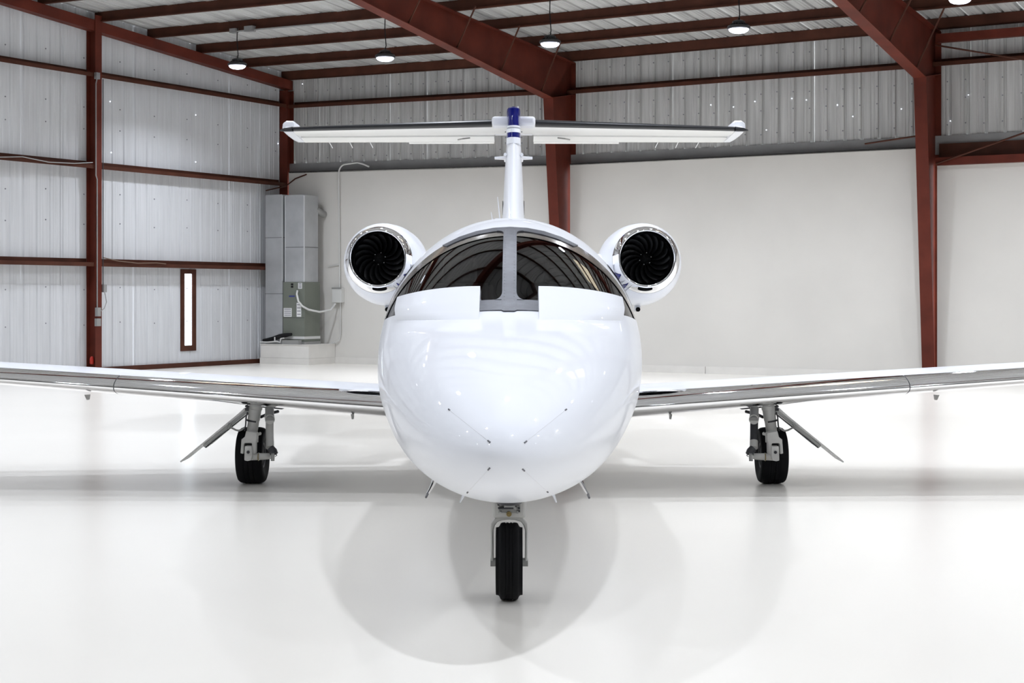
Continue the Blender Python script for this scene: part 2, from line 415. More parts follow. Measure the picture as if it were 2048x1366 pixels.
# corner column and left wall column
cc = hempty('corner_post', (0.12, -.12, 0)); tag(cc, 'red-brown steel corner post behind the silver ducts', 'column'); o_ = (.12, -.12, 0)
sub(MB().box(.02, .23, -.23, -.216, 0, 5.8), 'flange', 'red_steel', o_, cc, smooth=False)
sub(MB().box(.118, .132, -.216, -.03, 0, 5.8), 'web', 'red_steel', o_, cc, smooth=False)
sub(MB().box(.02, .23, -.03, -.016, 0, 5.8), 'flange', 'red_steel', o_, cc, smooth=False)
LA = 5.69
lc = hempty('wall_post', (.15, -LA, 0)); tag(lc, 'red-brown steel wall post with conduit on the left ribbed wall', 'column'); o_ = (.15, -LA, 0)
ztop = roofz(LA)-.22
sub(MB().box(.216, .23, -LA-.08, -LA+.08, 0, ztop+.12), 'flange', 'red_steel', o_, lc, smooth=False)
sub(MB().box(.016, .216, -LA-.005, -LA+.005, 0, ztop), 'web', 'red_steel', o_, lc, smooth=False)
sub(MB().box(.002, .016, -LA-.08, -LA+.08, 0, ztop), 'flange', 'red_steel', o_, lc, smooth=False)
cx, cy = .25, -LA-.055
sub(MB().tube([(cx, cy, 1.20), (cx, cy, 3.55), (cx, cy-.03, 3.62), (cx, cy-.03, 5.3), (cx, cy, 5.40)], .012, 6), 'conduit', 'pipe_grey', o_, lc)
sub(MB().box(.232, .29, -LA-.11, -LA-.02, 5.38, 5.5), 'junction_box', 'pipe_grey', o_, lc, smooth=False)
sub(MB().box(.232, .30, -LA-.09, -LA-.01, 1.04, 1.20), 'switch_box', 'gear_grey', o_, lc, smooth=False)
sub(MB().box(.232, .29, -LA-.10, -LA+.0, .86, 1.0), 'outlet_box', 'gear_grey', o_, lc, smooth=False)
sub(MB().tube([(.24, -LA+.1, 5.4), (.24, -LA+.1, 1.62)], .009, 6), 'conduit', 'gear_dark', o_, lc)
sub(MB().box(.215, .275, -LA+.085, -LA+.165, 1.48, 1.62), 'switch_box', 'pipe_grey', o_, lc, smooth=False)
sub(MB().tube([(.262, -LA+.12, 1.48), (.27, -LA+.16, 1.30), (.27, -LA+.10, 1.18), (.27, -LA-.02, 1.12)], .008, 6), 'cable', 'gear_grey', o_, lc)
er = MB().lathe([(0.0005, .0), (.03, .0), (.04, .02), (.04, .10), (.025, .14), (.0005, .15)], (.12, -LA-.06, .16), 'z', 14)
o = sub(er, 'reflector', 'lens_red', o_, lc)
# girts: Z sections (outer flange up, web, inner flange down)
def z_girt_left(a0, a1, z, lab):
    mb = MB()
    for a, b, c, d in ((0.002, .008, z, z+.07), (0.002, .21, z-.004, z), (.204, .21, z-.075, z)):
        mb.box(a, b, -a1, -a0, c, d)
    root = hb(mb, 'wall_girt', 'brown_steel', origin=(0.1, -(a0+a1)/2, z), smooth=False); return tag(root, lab, 'girt')
def z_girt_back(x0, x1, z, lab):
    mb = MB()
    for a, b, c, d in ((0.002, .008, z, z+.07), (0.002, .21, z-.004, z), (.204, .21, z-.075, z)):
        xb(mb, x0, x1, -b, -a, c, d)
    sag(mb)
    root = hb(mb, 'wall_girt', 'brown_steel', origin=((x0+x1)/2, -.1, z), smooth=False); return tag(root, lab, 'girt')
for z, nm in ((2.03, 'lowest'), (3.82, 'middle'), (5.50, 'topmost')):
    z_girt_left(.24, LA-.09, z, f'{nm} brown girt on the ribbed left wall between wall post and corner')
    z_girt_left(LA+.09, 14, z, f'{nm} brown girt on the ribbed left wall, left of the wall post')
z_girt_back(.24, C1-.01, 5.49, 'brown girt across the back wall metal from corner to column behind tail')
z_girt_back(C1+.01, C2-.01, 5.47, 'brown girt across the back wall metal between the two tapered columns')
z_girt_back(C2+.01, 21, 5.48, 'brown girt across the back wall metal right of the right-hand column')
o = hb(MB().box(C2+.1, 21, -.36, -.21, 3.60, 3.715).box(C2+.1, 21, -.36, -.35, 3.715, 3.73), 'channel_beam', 'red_steel', origin=(17, -.28, 3.63), smooth=False)
tag(o, 'red-brown channel beam on top of the right white wall section', 'beam')
o = hb(MB().box(C2+.1, 21, -.34, -.20, 5.66, 5.80), 'channel_beam', 'red_steel', origin=(17, -.28, 5.74), smooth=False)
tag(o, 'red-brown channel beam under the roof at the top right corner', 'beam')
for (p, q, lab) in (((C2+.12, -.44, 5.60), (20.9, -.44, 3.95), 'thin steel brace rod sloping down right from the right-hand column'),
                    ((C2+.12, -.40, 3.62), (20.9, -.40, 5.7), 'thin steel brace rod sloping up right from the right-hand column'),
                    ((C2-1.15, -.24, 4.03), (C2-.05, -.3, 4.13), 'short brown brace rod meeting the right-hand column from the left')):
    tag(hb(MB().tube([p, q], .016, 6), 'brace_rod', 'brown_steel', origin=p), lab, 'rod')
tag(hb(MB().tube([(.75, -.24, 3.98), (.45, -.24, 3.9), (.25, -.3, 3.75), (.2, -.9, 3.62)], .014, 6), 'brace_rod', 'brown_steel', origin=(.45, -.25, 3.7)), 'short brown brace at the corner post above the ducts', 'rod')
# rake beam over the left wall
mb = MB()
rk = lambda a: roofz(a)-.19
mb.loft([[(.03, -a, rk(a)-.20), (.21, -a, rk(a)-.20), (.21, -a, rk(a)-.005), (.03, -a, rk(a)-.005)] for a in (0.02, 20)], True, True)
tag(hb(mb, 'rake_beam', 'red_steel', origin=(.12, -10, 6), smooth=False), 'red-brown sloping beam along the top of the left wall', 'beam')
# purlins
nth = ['eave purlin on the back wall', 'first purlin in front of the eave', 'second purlin in front of the eave', 'third purlin in front of the eave', 'fourth purlin in front of the eave', 'fifth purlin in front of the eave']
for i in range(14):
    a = .10 + 1.37*i
    z = roofz(a)
    mb = MB(); x0 = .02
    d = .19
    xb(mb, x0, HW, -a-.003, -a+.003, z-d, z-.002)
    xb(mb, x0, HW, -a-.065, -a, z-d, z-d+.005); xb(mb, x0, HW, -a-.065, -a-.06, z-d, z-d+.02)
    xb(mb, x0, HW, -a, -a+.065, z-.008, z-.003)
    lab = f'brown steel {nth[i]}' if i < 6 else f'brown steel roof purlin overhead, number {i} from the back wall'
    if i == 0: xb(mb, x0, HW, -a-.065, -a-.059, z-d, z-.002)
    sag(mb)
    o = hb(mb, 'roof_purlin', 'brown_steel', origin=(HW/2, -a, z-d), smooth=False)
    if i < 6: tag(o, lab, 'purlin', 'roof purlins')
    else: tag(o, 'brown steel roof purlin overhead, above the top edge of the picture', 'purlin', 'roof purlins out of view')
for i in range(0, 12):
    a = 21.2+1.5*i; z = roofz(a)
    tag(hb(sag(xb(MB(), 0.02, HW, -a-.03, -a+.03, z-.19, z-.002)), 'roof_purlin', 'brown_steel', origin=(HW/2, -a, z-.19), smooth=False), 'brown steel roof purlin overhead, above the top edge of the picture', 'purlin', 'roof purlins out of view')
# conduit run under the purlin that feeds the first lamp
tag(hb(sag(MB().tube([(2.2, -4.3, 6.33), (2.9, -4.3, 6.33), (3.0, -4.3, 6.33), (4.6, -4.28, 6.335)], .014, 6).box(2.55, 2.75, -4.36, -4.26, 6.30, 6.40).box(2.2, 2.34, -4.36, -4.26, 6.30, 6.38)), 'conduit_run', 'pipe_grey', origin=(2.5, -4.3, 6.3)), 'grey conduit with boxes under the purlin above the leftmost lamp', 'conduit')

# ---- high-bay lamps
def lamp(v, a, z, lab, group=None):
    root = hempty('high_bay_lamp', (v, -a, z)); o_ = (0, 0, 0)
    tag(root, lab, 'lamp', group)
    zr = roofz(a)-.19-z+dzb(v)
    for nm, me, m in LAMP_PARTS:
        if nm == 'cord': continue
        o = bpy.data.objects.new(nm, me); COL.objects.link(o); o.parent = root
    lo = bpy.data.objects.new('lamp_light', LAMP_DATA); COL.objects.link(lo); lo.parent = root; lo.location = (0, 0, -.066)
    MB().tube([(0, 0, .12), (.012, .01, zr*.3), (-.006, 0, zr*.7), (0, 0, zr+.03)], .009, 5).build('cord', 'black_rubber', root)
    return root
hs = MB().lathe([(.0005, .0), (.155, .0), (.175, .012), (.178, .03), (.165, .05), (.10, .066), (.095, .12), (.06, .135), (.0005, .138)], (0, 0, 0), 'z', 28)
for k in range(20):
    a = 2*PI*k/20; c, s = math.cos(a), math.sin(a)
    hs.hexa([(c*.06-s*.003, s*.06+c*.003, .05), (c*.06+s*.003, s*.06-c*.003, .05), (c*.15+s*.003, s*.15-c*.003, .05), (c*.15-s*.003, s*.15+c*.003, .05),
             (c*.06-s*.003, s*.06+c*.003, .115), (c*.06+s*.003, s*.06-c*.003, .115), (c*.13+s*.003, s*.13-c*.003, .075), (c*.13-s*.003, s*.13+c*.003, .075)])
hm = hs.mesh('housing'); hm.materials.append(MATS['lamp_housing'])
df = MB().lathe([(.0005, -.062), (.05, -.060), (.10, -.050), (.135, -.032), (.150, -.012), (.154, .001)], (0, 0, 0), 'z', 24); dm = df.mesh('diffuser'); dm.materials.append(MATS['lamp_diffuser'])
hk = MB().tube([(0, 0, .13), (.02, 0, .15), (.02, 0, .17), (0, 0, .185), (-.02, 0, .17), (-.02, 0, .15), (0, 0, .135)], .004, 5); km = hk.mesh('hook'); km.materials.append(MATS['lamp_housing'])
LAMP_PARTS = [('housing', hm, 0), ('diffuser', dm, 0), ('hook', km, 0)]
LAMP_DATA = bpy.data.lights.new('lamp_light', 'AREA'); LAMP_DATA.shape = 'DISK'; LAMP_DATA.size = .28
LAMP_DATA.energy = LAMP_W; LAMP_DATA.color = LAMP_COL; LAMP_DATA.spread = math.radians(140)
vis = [(2.34, 5.65, 'round high-bay lamp hanging over the left wall, leftmost of the row'), (5.67, 5.54, 'round high-bay lamp above the left half of the tailplane'),
       (8.95, 5.52, 'round high-bay lamp in front of the rafter, above the tail fin'), (12.24, 5.47, 'round high-bay lamp above the right tip of the tailplane'),
       (15.59, 5.60, 'round high-bay lamp cut by the top edge at the right')]
for v, z, lab in vis: lamp(v, 4.3, z, lab)
hid = 'round high-bay lamp hanging outside the picture'
for k in range(5, 11): lamp(2.34+3.31*k, 4.3, 5.55, hid, 'lamps out of view')
for a, n_, d_ in ((10.4, 9, 4.1), (15.6, 9, 4.1), (21.0, 7, 5.4), (26.6, 7, 5.4)):
    for k in range(n_): lamp((2.6 if a == 15.6 else 2.2 if a == 10.4 else 3.5)+d_*k, a, roofz(a)-.75, hid, 'lamps out of view')

# ---- slim window in the left wall
wn = hempty('window_1', (0, -(WIN[0]+WIN[1])/2, WIN[2])); tag(wn, 'narrow upright window glowing white in the left wall', kind='structure'); o_ = (0, -(WIN[0]+WIN[1])/2, WIN[2])
a0, a1, z0, z1 = WIN; t = .085
for nm, b in (('window_frame', (a0-.02, a0+t, z0-.02, z1+.02)), ('window_frame', (a1-t, a1+.02, z0-.02, z1+.02)), ('window_frame', (a0+t, a1-t, z0-.02, z0+.09)), ('window_frame', (a0+t, a1-t, z1-.07, z1+.02))):
    sub(MB().box(-.008, .022, -b[1], -b[0], b[2], b[3]), nm, 'brown_steel', o_, wn, smooth=False)
sub(MB().box(-.004, .002, -a1+t, -a0-t, z0+.09, z1-.07), 'pane', 'window_glass', o_, wn, smooth=False)
# cables lying on the girts
tag(hb(MB().tube([(.23, -LA+.1, 2.12), (.24, -LA+.5, 2.06), (.235, -LA+1.0, 2.03), (.235, -LA+1.5, 2.045), (.24, -LA+1.75, 2.03)], .010, 6), 'cable', 'copper_brown', origin=(.23, -LA+.8, 2.03)), 'thin brown cable lying along the lowest girt right of the wall post', 'cable')
tag(hb(MB().tube([(.23, -LA-.15, 3.85), (.235, -LA-.6, 3.80), (.235, -LA-1.2, 3.78), (.235, -LA-1.8, 3.83), (.235, -LA-2.6, 3.76), (.235, -LA-3.6, 3.82)], .010, 6), 'cable', 'pipe_grey', origin=(.23, -LA-2, 3.8)), 'grey cable sagging along the middle girt left of the wall post', 'cable')

# ---- HVAC corner
PX, PA = 1.50, 1.12      # platform
pl = hempty('equipment_platform', (.8, -.6, 0)); tag(pl, 'low white boxed platform under the air handler in the corner', 'platform'); o_ = (.8, -.6, 0)
sub(MB().box(.24, PX, -PA, -DA-.01, .13, .40), 'body', 'base_board', o_, pl, smooth=False)
sub(MB().box(.23, PX+.015, -PA-.015, -DA-.01, 0, .128), 'skirting', 'base_board', o_, pl, smooth=False)
sub(MB().box(.22, PX+.012, -PA-.012, -DA-.01, .40, .412), 'top', 'base_board', o_, pl, smooth=False)
UX0, UX1, UA0, UA1 = .72, 1.28, .45, .98
ah = hempty('air_handler', ((UX0+UX1)/2, -(UA0+UA1)/2, .413)); tag(ah, 'grey-green upright air handler cabinet on the white platform', 'air handler'); o_ = ((UX0+UX1)/2, -(UA0+UA1)/2, .413)
sub(MB().box(UX0, UX1, -UA1, -UA0, .47, 1.70), 'cabinet', 'unit_green', o_, ah, smooth=False, bevel=.008)
sub(MB().box(UX0-.01, UX1+.01, -UA1-.01, -UA0, .413, .47), 'drain_pan', 'gear_grey', o_, ah, smooth=False)
sub(MB().box(UX0+.02, UX1+.004, -UA1-.004, -UA0, .52, .575), 'bottom_strip', 'pipe_white', o_, ah, smooth=False)
y = -UA1-.003
for nm, b, m in (('rating_label', (.74, .95, .98, 1.16), 'label_white'), ('rating_label', (1.08, 1.2, .98, 1.27), 'label_white'), ('rating_label', (1.12, 1.22, 1.56, 1.68), 'label_white'), ('brand_plate', (.88, 1.03, 1.39, 1.42), 'label_blue'), ('switch', (.93, .99, 1.58, 1.62), 'black_rubber'), ('switch', (.93, .99, 1.63, 1.67), 'black_rubber'), ('panel_seam', (.725, 1.275, .955, .962), 'gear_dark')):
    o = sub(MB().box(b[0], b[1], y, y+.004, b[2], b[3]), nm, m, o_, ah, smooth=False)
    if m == 'label_white':
        n = 4; 
        for k in range(n):
            zz = lerp(b[3], b[2], (k+.6)/(n+.4)); sub(MB().box(b[0]+.015, b[1]-.015, y-.001, y, zz-.008, zz+.008), 'print_line', 'label_print', o_, o, smooth=False)
pm = hempty('duct_plenum', ((UX0+UX1)/2, -(UA0+UA1)/2, 1.70)); tag(pm, 'silver duct plenum standing on top of the grey-green cabinet', 'duct'); o_ = ((UX0+UX1)/2, -(UA0+UA1)/2, 1.70)
x0, x1, A0, A1 = UX0+.04, UX1-.02, .50, .96
def chamf(x0, x1, A0, A1, z0, z1, c):
    return MB().prism([(x0, -A1, z0), (x1, -A1, z0), (x1, -A1, z1-c*.3), (x1-c, -A1, z1), (x0+c, -A1, z1), (x0, -A1, z1-c*.3)], (0, A1-A0, 0))
sub(chamf(x0, x1, A0, A1, 1.70, 3.50, .03), 'body', 'duct_foil', o_, pm, smooth=False)
for z in (2.41,): sub(MB().box(x0-.004, x1+.004, -A1-.004, -A0, z, z+.014), 'joint', 'duct_joint', o_, pm, smooth=False)
sub(MB().box(x1-.015, x1+.005, -A1-.005, -A1+.015, 1.70, 3.48), 'corner_tape', 'duct_seam', o_, pm, smooth=False)
sub(MB().box(x0-.005, x0+.015, -A1-.005, -A1+.015, 1.70, 3.48), 'corner_tape', 'duct_seam', o_, pm, smooth=False)
el = MB().tube([(x1-.14, -.54, 3.22), (x1-.09, -.52, 3.22), (x1-.05, -.48, 3.20), (x1-.045, -.42, 3.17), (x1-.045, -.235, 3.12)], .075, 16)
sub(el, 'elbow', 'gear_grey', o_, pm)
rd = hempty('return_duct', (.45, -.75, .413)); tag(rd, 'tall silver return duct left of the grey-green cabinet', 'duct'); o_ = (.45, -.75, .413)
sub(chamf(.245, .70, .46, .97, .413, 3.52, .03), 'body', 'duct_foil', o_, rd, smooth=False)
for z in (1.45, 2.62): sub(MB().box(.241, .704, -.974, -.46, z, z+.012), 'joint', 'duct_joint', o_, rd, smooth=False)
sub(MB().box(.688, .706, -.976, -.96, 1.72, 3.5), 'corner_tape', 'duct_seam', o_, rd, smooth=False)
# pipes at the foot
tag(hb(MB().tube([(.25, -1.05, .48), (.5, -1.04, .52), (.7, -1.045, .58), (.85, -1.05, .60), (1.0, -1.05, .62)], [.03, .045, .045, .045, .03], 10), 'insulated_pipe', 'black_rubber', origin=(.6, -1.07, .413)), 'black insulated refrigerant pipe lying at the foot of the ducts', 'pipe')
tag(hb(MB().tube([(.22, -1.12, .45), (.45, -1.125, .45), (.68, -1.125, .47), (.76, -1.125, .45), (.78, -1.125, .53), (.86, -1.125, .54)], .014, 8).tube([(.62, -1.125, .47), (.62, -1.125, .56)], .014, 8), 'drain_pipe', 'pipe_white', origin=(.6, -1.1, .44)), 'white plastic drain pipe in front of the black insulated pipe', 'pipe')
tag(hb(MB().box(.80, 1.23, -1.11, -1.0, .413, .50), 'drain_tray', 'gear_grey', origin=(1, -1.05, .413), smooth=False), 'flat grey metal tray at the foot of the grey-green cabinet', 'tray')
# electrical box, conduit to the top, flexible whip
eb = hempty('disconnect_box', (1.62, -DA-.05, 1.2)); o_ = (1.62, -DA-.05, 1.2); tag(eb, 'white electrical box on the drywall right of the grey-green cabinet', 'electrical box')
sub(MB().box(1.50, 1.74, -DA-.12, -DA-.002, 1.27, 1.58), 'case', 'pipe_white', o_, eb, smooth=False, bevel=.008)
sub(MB().box(1.495, 1.745, -DA-.125, -DA-.118, 1.555, 1.585), 'lid_edge', 'gear_grey', o_, eb, smooth=False)
def arc(c, r, a0, a1, n, plane):
    return [tuple(Vector(c)+Vector({'xz': (r*math.cos(lerp(a0, a1, k/n)), 0, r*math.sin(lerp(a0, a1, k/n)))}[plane])) for k in range(n+1)]
tag(hb(MB().tube([(1.64, -DA-.04, 1.58), (1.62, -DA-.04, 3.9)] + arc((1.79, -DA-.04, 3.98), .17, PI, PI/2, 6, 'xz') + [(2.1, -DA-.04, 4.17), (2.22, -DA-.02, 4.14), (2.34, -DA+.04, 4.08)], .016, 8), 'conduit', 'pipe_white', origin=(1.62, -DA-.04, 1.6)), 'white conduit rising from the electrical box and bending over the drywall top', 'conduit')
tag(hb(MB().tube([(1.12, -1.005, 1.52), (1.13, -1.04, 1.45), (1.18, -1.05, 1.30), (1.27, -1.03, 1.20), (1.36, -.95, 1.13), (1.45, -.70, 1.08), (1.53, -.42, 1.12), (1.57, -.31, 1.25)], .021, 8), 'flexible_conduit', 'pipe_white', origin=(1.3, -.8, 1.1)), 'white flexible conduit looping from cabinet to electrical box', 'conduit')
tag(hb(MB().tube([(1.66, -DA-.04, 1.27), (1.66, -DA-.04, .62), (1.62, -DA-.04, .48), (1.45, -DA-.08, .425)], .012, 6), 'conduit', 'pipe_white', origin=(1.66, -DA-.04, .42)), 'thin white conduit dropping from the electrical box to the platform', 'conduit')
tag(hb(MB().tube([(1.32, -DA-.02, 2.02), (1.62, -DA-.02, 2.06)], .01, 6), 'conduit', 'pipe_white', origin=(1.4, -DA-.02, 2.0)), 'short white conduit between silver plenum and tall conduit', 'conduit')

# ================================================================== THE AIRPLANE
Y0 = 6.05; JX = -.022; YAW = .0035
jet = empty('business_jet', (JX, Y0, 0), -YAW); tag(jet, 'white twin-engine business jet seen nose-on with blue-tipped T-tail', 'airplane')
def L(px, py, D):
    """a photograph point at depth D in the airplane's own frame"""
    X = (px-1024)*D/FPX; Z = CAMZ-(py-HORIZ)*D/FPX
    return Vector((X-JX-YAW*(D-Y0), D-Y0, Z))
def pchip(xs, ys):
    n = len(xs); h = [xs[i+1]-xs[i] for i in range(n-1)]; d = [(ys[i+1]-ys[i])/h[i] for i in range(n-1)]
    m = [d[0]]+[0 if d[i-1]*d[i] <= 0 else (lambda w1, w2: (w1+w2)/(w1/d[i-1]+w2/d[i]))(2*h[i]+h[i-1], h[i]+2*h[i-1]) for i in range(1, n-1)]+[d[-1]]
    def fn(x):
        if x <= xs[0]: return ys[0]
        if x >= xs[-1]: return ys[-1]
        i = max(k for k in range(n-1) if xs[k] <= x); t = (x-xs[i])/h[i]
        return ys[i]*(1+2*t)*(1-t)**2 + h[i]*m[i]*t*(1-t)**2 + ys[i+1]*t*t*(3-2*t) + h[i]*m[i+1]*t*t*(t-1)
    return fn
# knots in sqrt(s) near the nose give it a round tip
KS = [0, .03, .1, .25, .5, .8, 1.2, 1.6, 2.0, 2.08, 2.3, 2.7, 3.1, 3.5, 4.0, 5.0, 6.5, 8, 9.5, 11, 12]
KW = [0, .085, .16, .25, .35, .438, .533, .603, .66, .671, .697, .734, .766, .789, .796, .796, .79, .75, .58, .36, .16]
KT = [.80, .875, .93, .995, 1.07, 1.13, 1.20, 1.26, 1.318, 1.335, 1.45, 1.645, 1.79, 1.875, 1.927, 1.94, 1.935, 1.915, 1.86, 1.80, 1.70]
KB = [.80, .73, .68, .625, .57, .525, .485, .46, .435, .43, .42, .395, .37, .35, .335, .33, .33, .40, .62, .95, 1.3]
KM = [.80, .80, .80, .805, .82, .84, .88, .93, .98, .985, 1.0, 1.03, 1.06, 1.08, 1.09, 1.1, 1.1, 1.12, 1.2, 1.35, 1.5]
rt = [math.sqrt(s) for s in KS]
def smooth_table(ks, odd, sig=.05, n=700, rmax=3.5):
    fn = pchip(rt, ks); h = rmax/n; base = ks[0]
    def ext(i):
        if i < 0: return 2*base-fn(-i*h) if odd else fn(-i*h)
        return fn(min(i*h, rmax))
    lo = int(5*sig/h); raw = [ext(i) for i in range(-lo, n+lo+1)]
    kw = [math.exp(-.5*((j*h)/sig)**2) for j in range(-lo, lo+1)]; tot = sum(kw)
    tab = [sum(kw[j]*raw[i+j] for j in range(2*lo+1))/tot for i in range(n+1)]
    def f_(r):
        x = min(max(r/h, 0), n-1e-6); i = int(x); return lerp(tab[i], tab[i+1], x-i)
    return f_
FW, FT, FB, FM = smooth_table(KW, 1), smooth_table(KT, 1), smooth_table(KB, 1), smooth_table(KM, 0)
def sect(s):
    r = math.sqrt(max(s, 0)); return FW(r), FT(r), FB(r), FM(r)
def nex(s):          # superellipse exponent of the upper half: full on the nose, round at the cabin
    if s < .15: return 2.0
    if s < .9: return lerp(2.0, 2.45, (lambda t: t*t*(3-2*t))((s-.15)/.75))
    return lerp(2.45, 2.0, (lambda t: t*t*(3-2*t))(min(1, max(0, (s-1.7)/1.3))))
def fpt(s, phi):
    w_, zt, zb, zm = sect(s); c = math.cos(phi); sn_ = math.sin(phi)
    if c <= 0: return Vector((w_*sn_, s, zm+(zm-zb)*c))
    e = 2/nex(s); return Vector((w_*math.copysign(abs(sn_)**e, sn_), s, zm+(zt-zm)*c**e))
def ztop_at(x, s):
    w_, zt, zb, zm = sect(s); n = nex(s); q = 1-(abs(x)/w_)**n
    return zm+(zt-zm)*q**(1/n) if q > 0 else zm
def inside(x, z, s):
    w_, zt, zb, zm = sect(s); h = (zt-zm) if z > zm else (zm-zb)
    if w_ < 1e-6 or h < 1e-6: return False
    n = nex(s) if z > zm else 2.0
    return (abs(x)/w_)**n+(abs(z-zm)/h)**n < 1
def s_from_xz(x, z, hi=4.0):
    lo = 0.0
    for _ in range(40):
        m = (lo+hi)/2
        if inside(x, z, m): hi = m
        else: lo = m
    return hi
def nrm(x, s):
    e = .004; p = Vector((x, s, ztop_at(x, s))); a = Vector((x+e, s, ztop_at(x+e, s)))-p; b = Vector((x, s+e, ztop_at(x, s+e)))-p
    n = a.cross(b).normalized(); return n if n.z > 0 else -n
NR = 112
ss = [0.0006, .003, .008, .016, .028, .045, .07, .1, .14, .19, .25, .32, .4, .5, .6, .7, .8, .95, 1.1, 1.25, 1.4, 1.55, 1.7, 1.82, 1.92, 2.0, 2.05, 2.1, 2.16, 2.23, 2.3, 2.4, 2.5, 2.6, 2.7, 2.8, 2.9, 3.0, 3.1, 3.2, 3.3, 3.4, 3.5, 3.6, 3.75, 3.9, 4.1, 4.5, 5, 5.5, 6, 6.5, 7, 7.5, 8, 8.5, 9, 9.5, 10, 10.5, 11, 11.5, 12]
fm = MB().loft([[fpt(s, 2*PI*k/NR) for k in range(NR)] for s in ss], True, True)
me = fm.mesh('fuselage'); bm = bmesh.new(); bm.from_mesh(me)
def bis(co, no): bmesh.ops.bisect_plane(bm, geom=bm.verts[:]+bm.edges[:]+bm.faces[:], plane_co=co, plane_no=no, dist=1e-5)
ST = 3.27; BT = .058
SB = 2.065; ZB = FT(math.sqrt(SB)); SG = 3.06
bis((0, SB, ZB), (0, BT, 1)); bis((0, ST, 0), (0, 1, 0)); bis((0, SG, 0), (0, 1, 0))
def in_glass(c): return c.y < ST and c.z > ZB-BT*(c.y-SB) and c.y > 1.9
def split(name, test, m, parent, off=0.0):
    b2 = bm.copy(); b2.normal_update()
    bmesh.ops.delete(b2, geom=[f_ for f_ in b2.faces if not test(f_.calc_center_median())], context='FACES')
    if off:
        ns = [(v, v.normal.copy()) for v in b2.verts]
        for v, n in ns: v.co += n*off
    me2 = bpy.data.meshes.new(name); b2.to_mesh(me2); b2.free(); me2.shade_smooth(); me2.materials.append(MATS[m])
    o = bpy.data.objects.new(name, me2); COL.objects.link(o); o.parent = parent; return o
split('fuselage', lambda c: not in_glass(c), 'white_paint', jet)
wp = split('windshield_pane', lambda c: in_glass(c) and c.y < SG and c.x < 0, 'windshield', jet, -.004)
split('windshield_surround', lambda c: in_glass(c) and c.y > SG, 'surround_metal', jet)
split('windshield_pane', lambda c: in_glass(c) and c.y < SG and c.x > 0, 'windshield', jet, -.004)
split('cockpit_liner', lambda c: not in_glass(c) and 1.7 < c.y < 3.7, 'cabin_dark', jet, -.03)
bm.free()
mb = MB(); ring = [fpt(3.68, 2*PI*k/48)*1.0 for k in range(48)]; mb.v = [Vector((p.x*.96, p.y, p.z)) for p in ring]; mb.f = [tuple(range(48))]
mb.build('cockpit_bulkhead', 'cabin_dark', jet)
MB().box(-.42, .42, 1.75, 3.66, .70, .74).build('cockpit_deck', 'cabin_dark', jet)
gsb = MB().loft([[(x, s, z) for x, z in ((-.40, 1.08), (-.39, h-.05), (-.22, h), (.22, h), (.39, h-.05), (.40, 1.08))] for s, h in ((2.25, 1.27), (2.4, 1.31), (2.6, 1.31), (2.62, 1.2))], True, True)
gsb.build('glareshield', 'cabin_dark', jet)
for sx in (-1, 1):
    st_ = MB().box(sx*.30-.21, sx*.30+.21, 2.95, 3.35, .9, 1.02).box(sx*.30-.20, sx*.30+.20, 3.30, 3.42, 1.0, 1.5).box(sx*.3-.10, sx*.3+.10, 3.32, 3.40, 1.5, 1.66)
    st_.build('crew_seat', 'seat_dark', jet, bevel=.03)
# cabin windows along both sides
def side_x(s, z):
    w_, zt, zb, zm = sect(s); h = (zt-zm) if z > zm else (zm-zb); return w_*math.sqrt(max(0, 1-((z-zm)/h)**2))
for sx in (-1, 1):
    for sc_, zc_, rs_, rz_ in ((3.62, 1.47, .20, .15), (4.75, 1.46, .15, .20), (5.45, 1.46, .15, .20), (6.15, 1.46, .15, .20), (6.85, 1.46, .13, .18)):
        mb = MB(); c0 = mb.vert((sx*(side_x(sc_, zc_)+.004), sc_, zc_)); rg = []
        for q in (.5, 1.0):
            row = []
            for k in range(28):
                a = 2*PI*k/28; e = .8; ca, sa = math.cos(a), math.sin(a)
                s_, z_ = sc_+rs_*q*math.copysign(abs(ca)**e, ca), zc_+rz_*q*math.copysign(abs(sa)**e, sa)
                row.append(mb.vert((sx*(side_x(s_, z_)+.004), s_, z_)))
            rg.append(row)
        for k in range(28):
            k2 = (k+1) % 28; mb.face((c0, rg[0][k], rg[0][k2])); mb.face((rg[0][k], rg[1][k], rg[1][k2], rg[0][k2]))
        mb.build('cabin_window', 'dark_window', jet)
# windshield frame: I-shaped strip with rounded inner corners, laid on the surface
def fillet(c, r, q0, n=5): return [(c[0]+r*math.cos(q0+PI/2*k/n*-1), c[1]+r*math.sin(q0-PI/2*k/n)) for k in range(n+1)]
def strip_mesh(mb, poly_rows, off=.007, thick=.012):
    """rows of (s, x0, x1): skin between x0 and x1 at each s"""
    nx = 9; top = []; bot = []
    for s, xa, xb in poly_rows:
        r1 = []; r2 = []
        for k in range(nx):
            x = lerp(xa, xb, k/(nx-1)); n = nrm(x, s); p = Vector((x, s, ztop_at(x, s))); r1.append(mb.vert(p+n*off)); r2.append(mb.vert(p+n*(off-thick)))
        top.append(r1); bot.append(r2)
    for i in range(len(top)-1):
        for k in range(nx-1):
            mb.face((top[i][k], top[i][k+1], top[i+1][k+1], top[i+1][k])); mb.face((bot[i][k], bot[i+1][k], bot[i+1][k+1], bot[i][k+1]))
        for k in (0, nx-1): mb.face((top[i][k], top[i+1][k], bot[i+1][k], bot[i][k]))
    for i in (0, len(top)-1):
        for k in range(nx-1): mb.face((top[i][k], top[i][k+1], bot[i][k+1], bot[i][k]))
mb = MB(); PH = .038; S0, S1, S2, S3 = SB+.004, 2.20, 3.17, 3.28; R = .04
rows = [(S0-.02, -.028, .028), (S0-.008, -PH, PH), (S0, -PH-.003, PH+.003), (S1-.001, -PH-.003, PH+.003)]
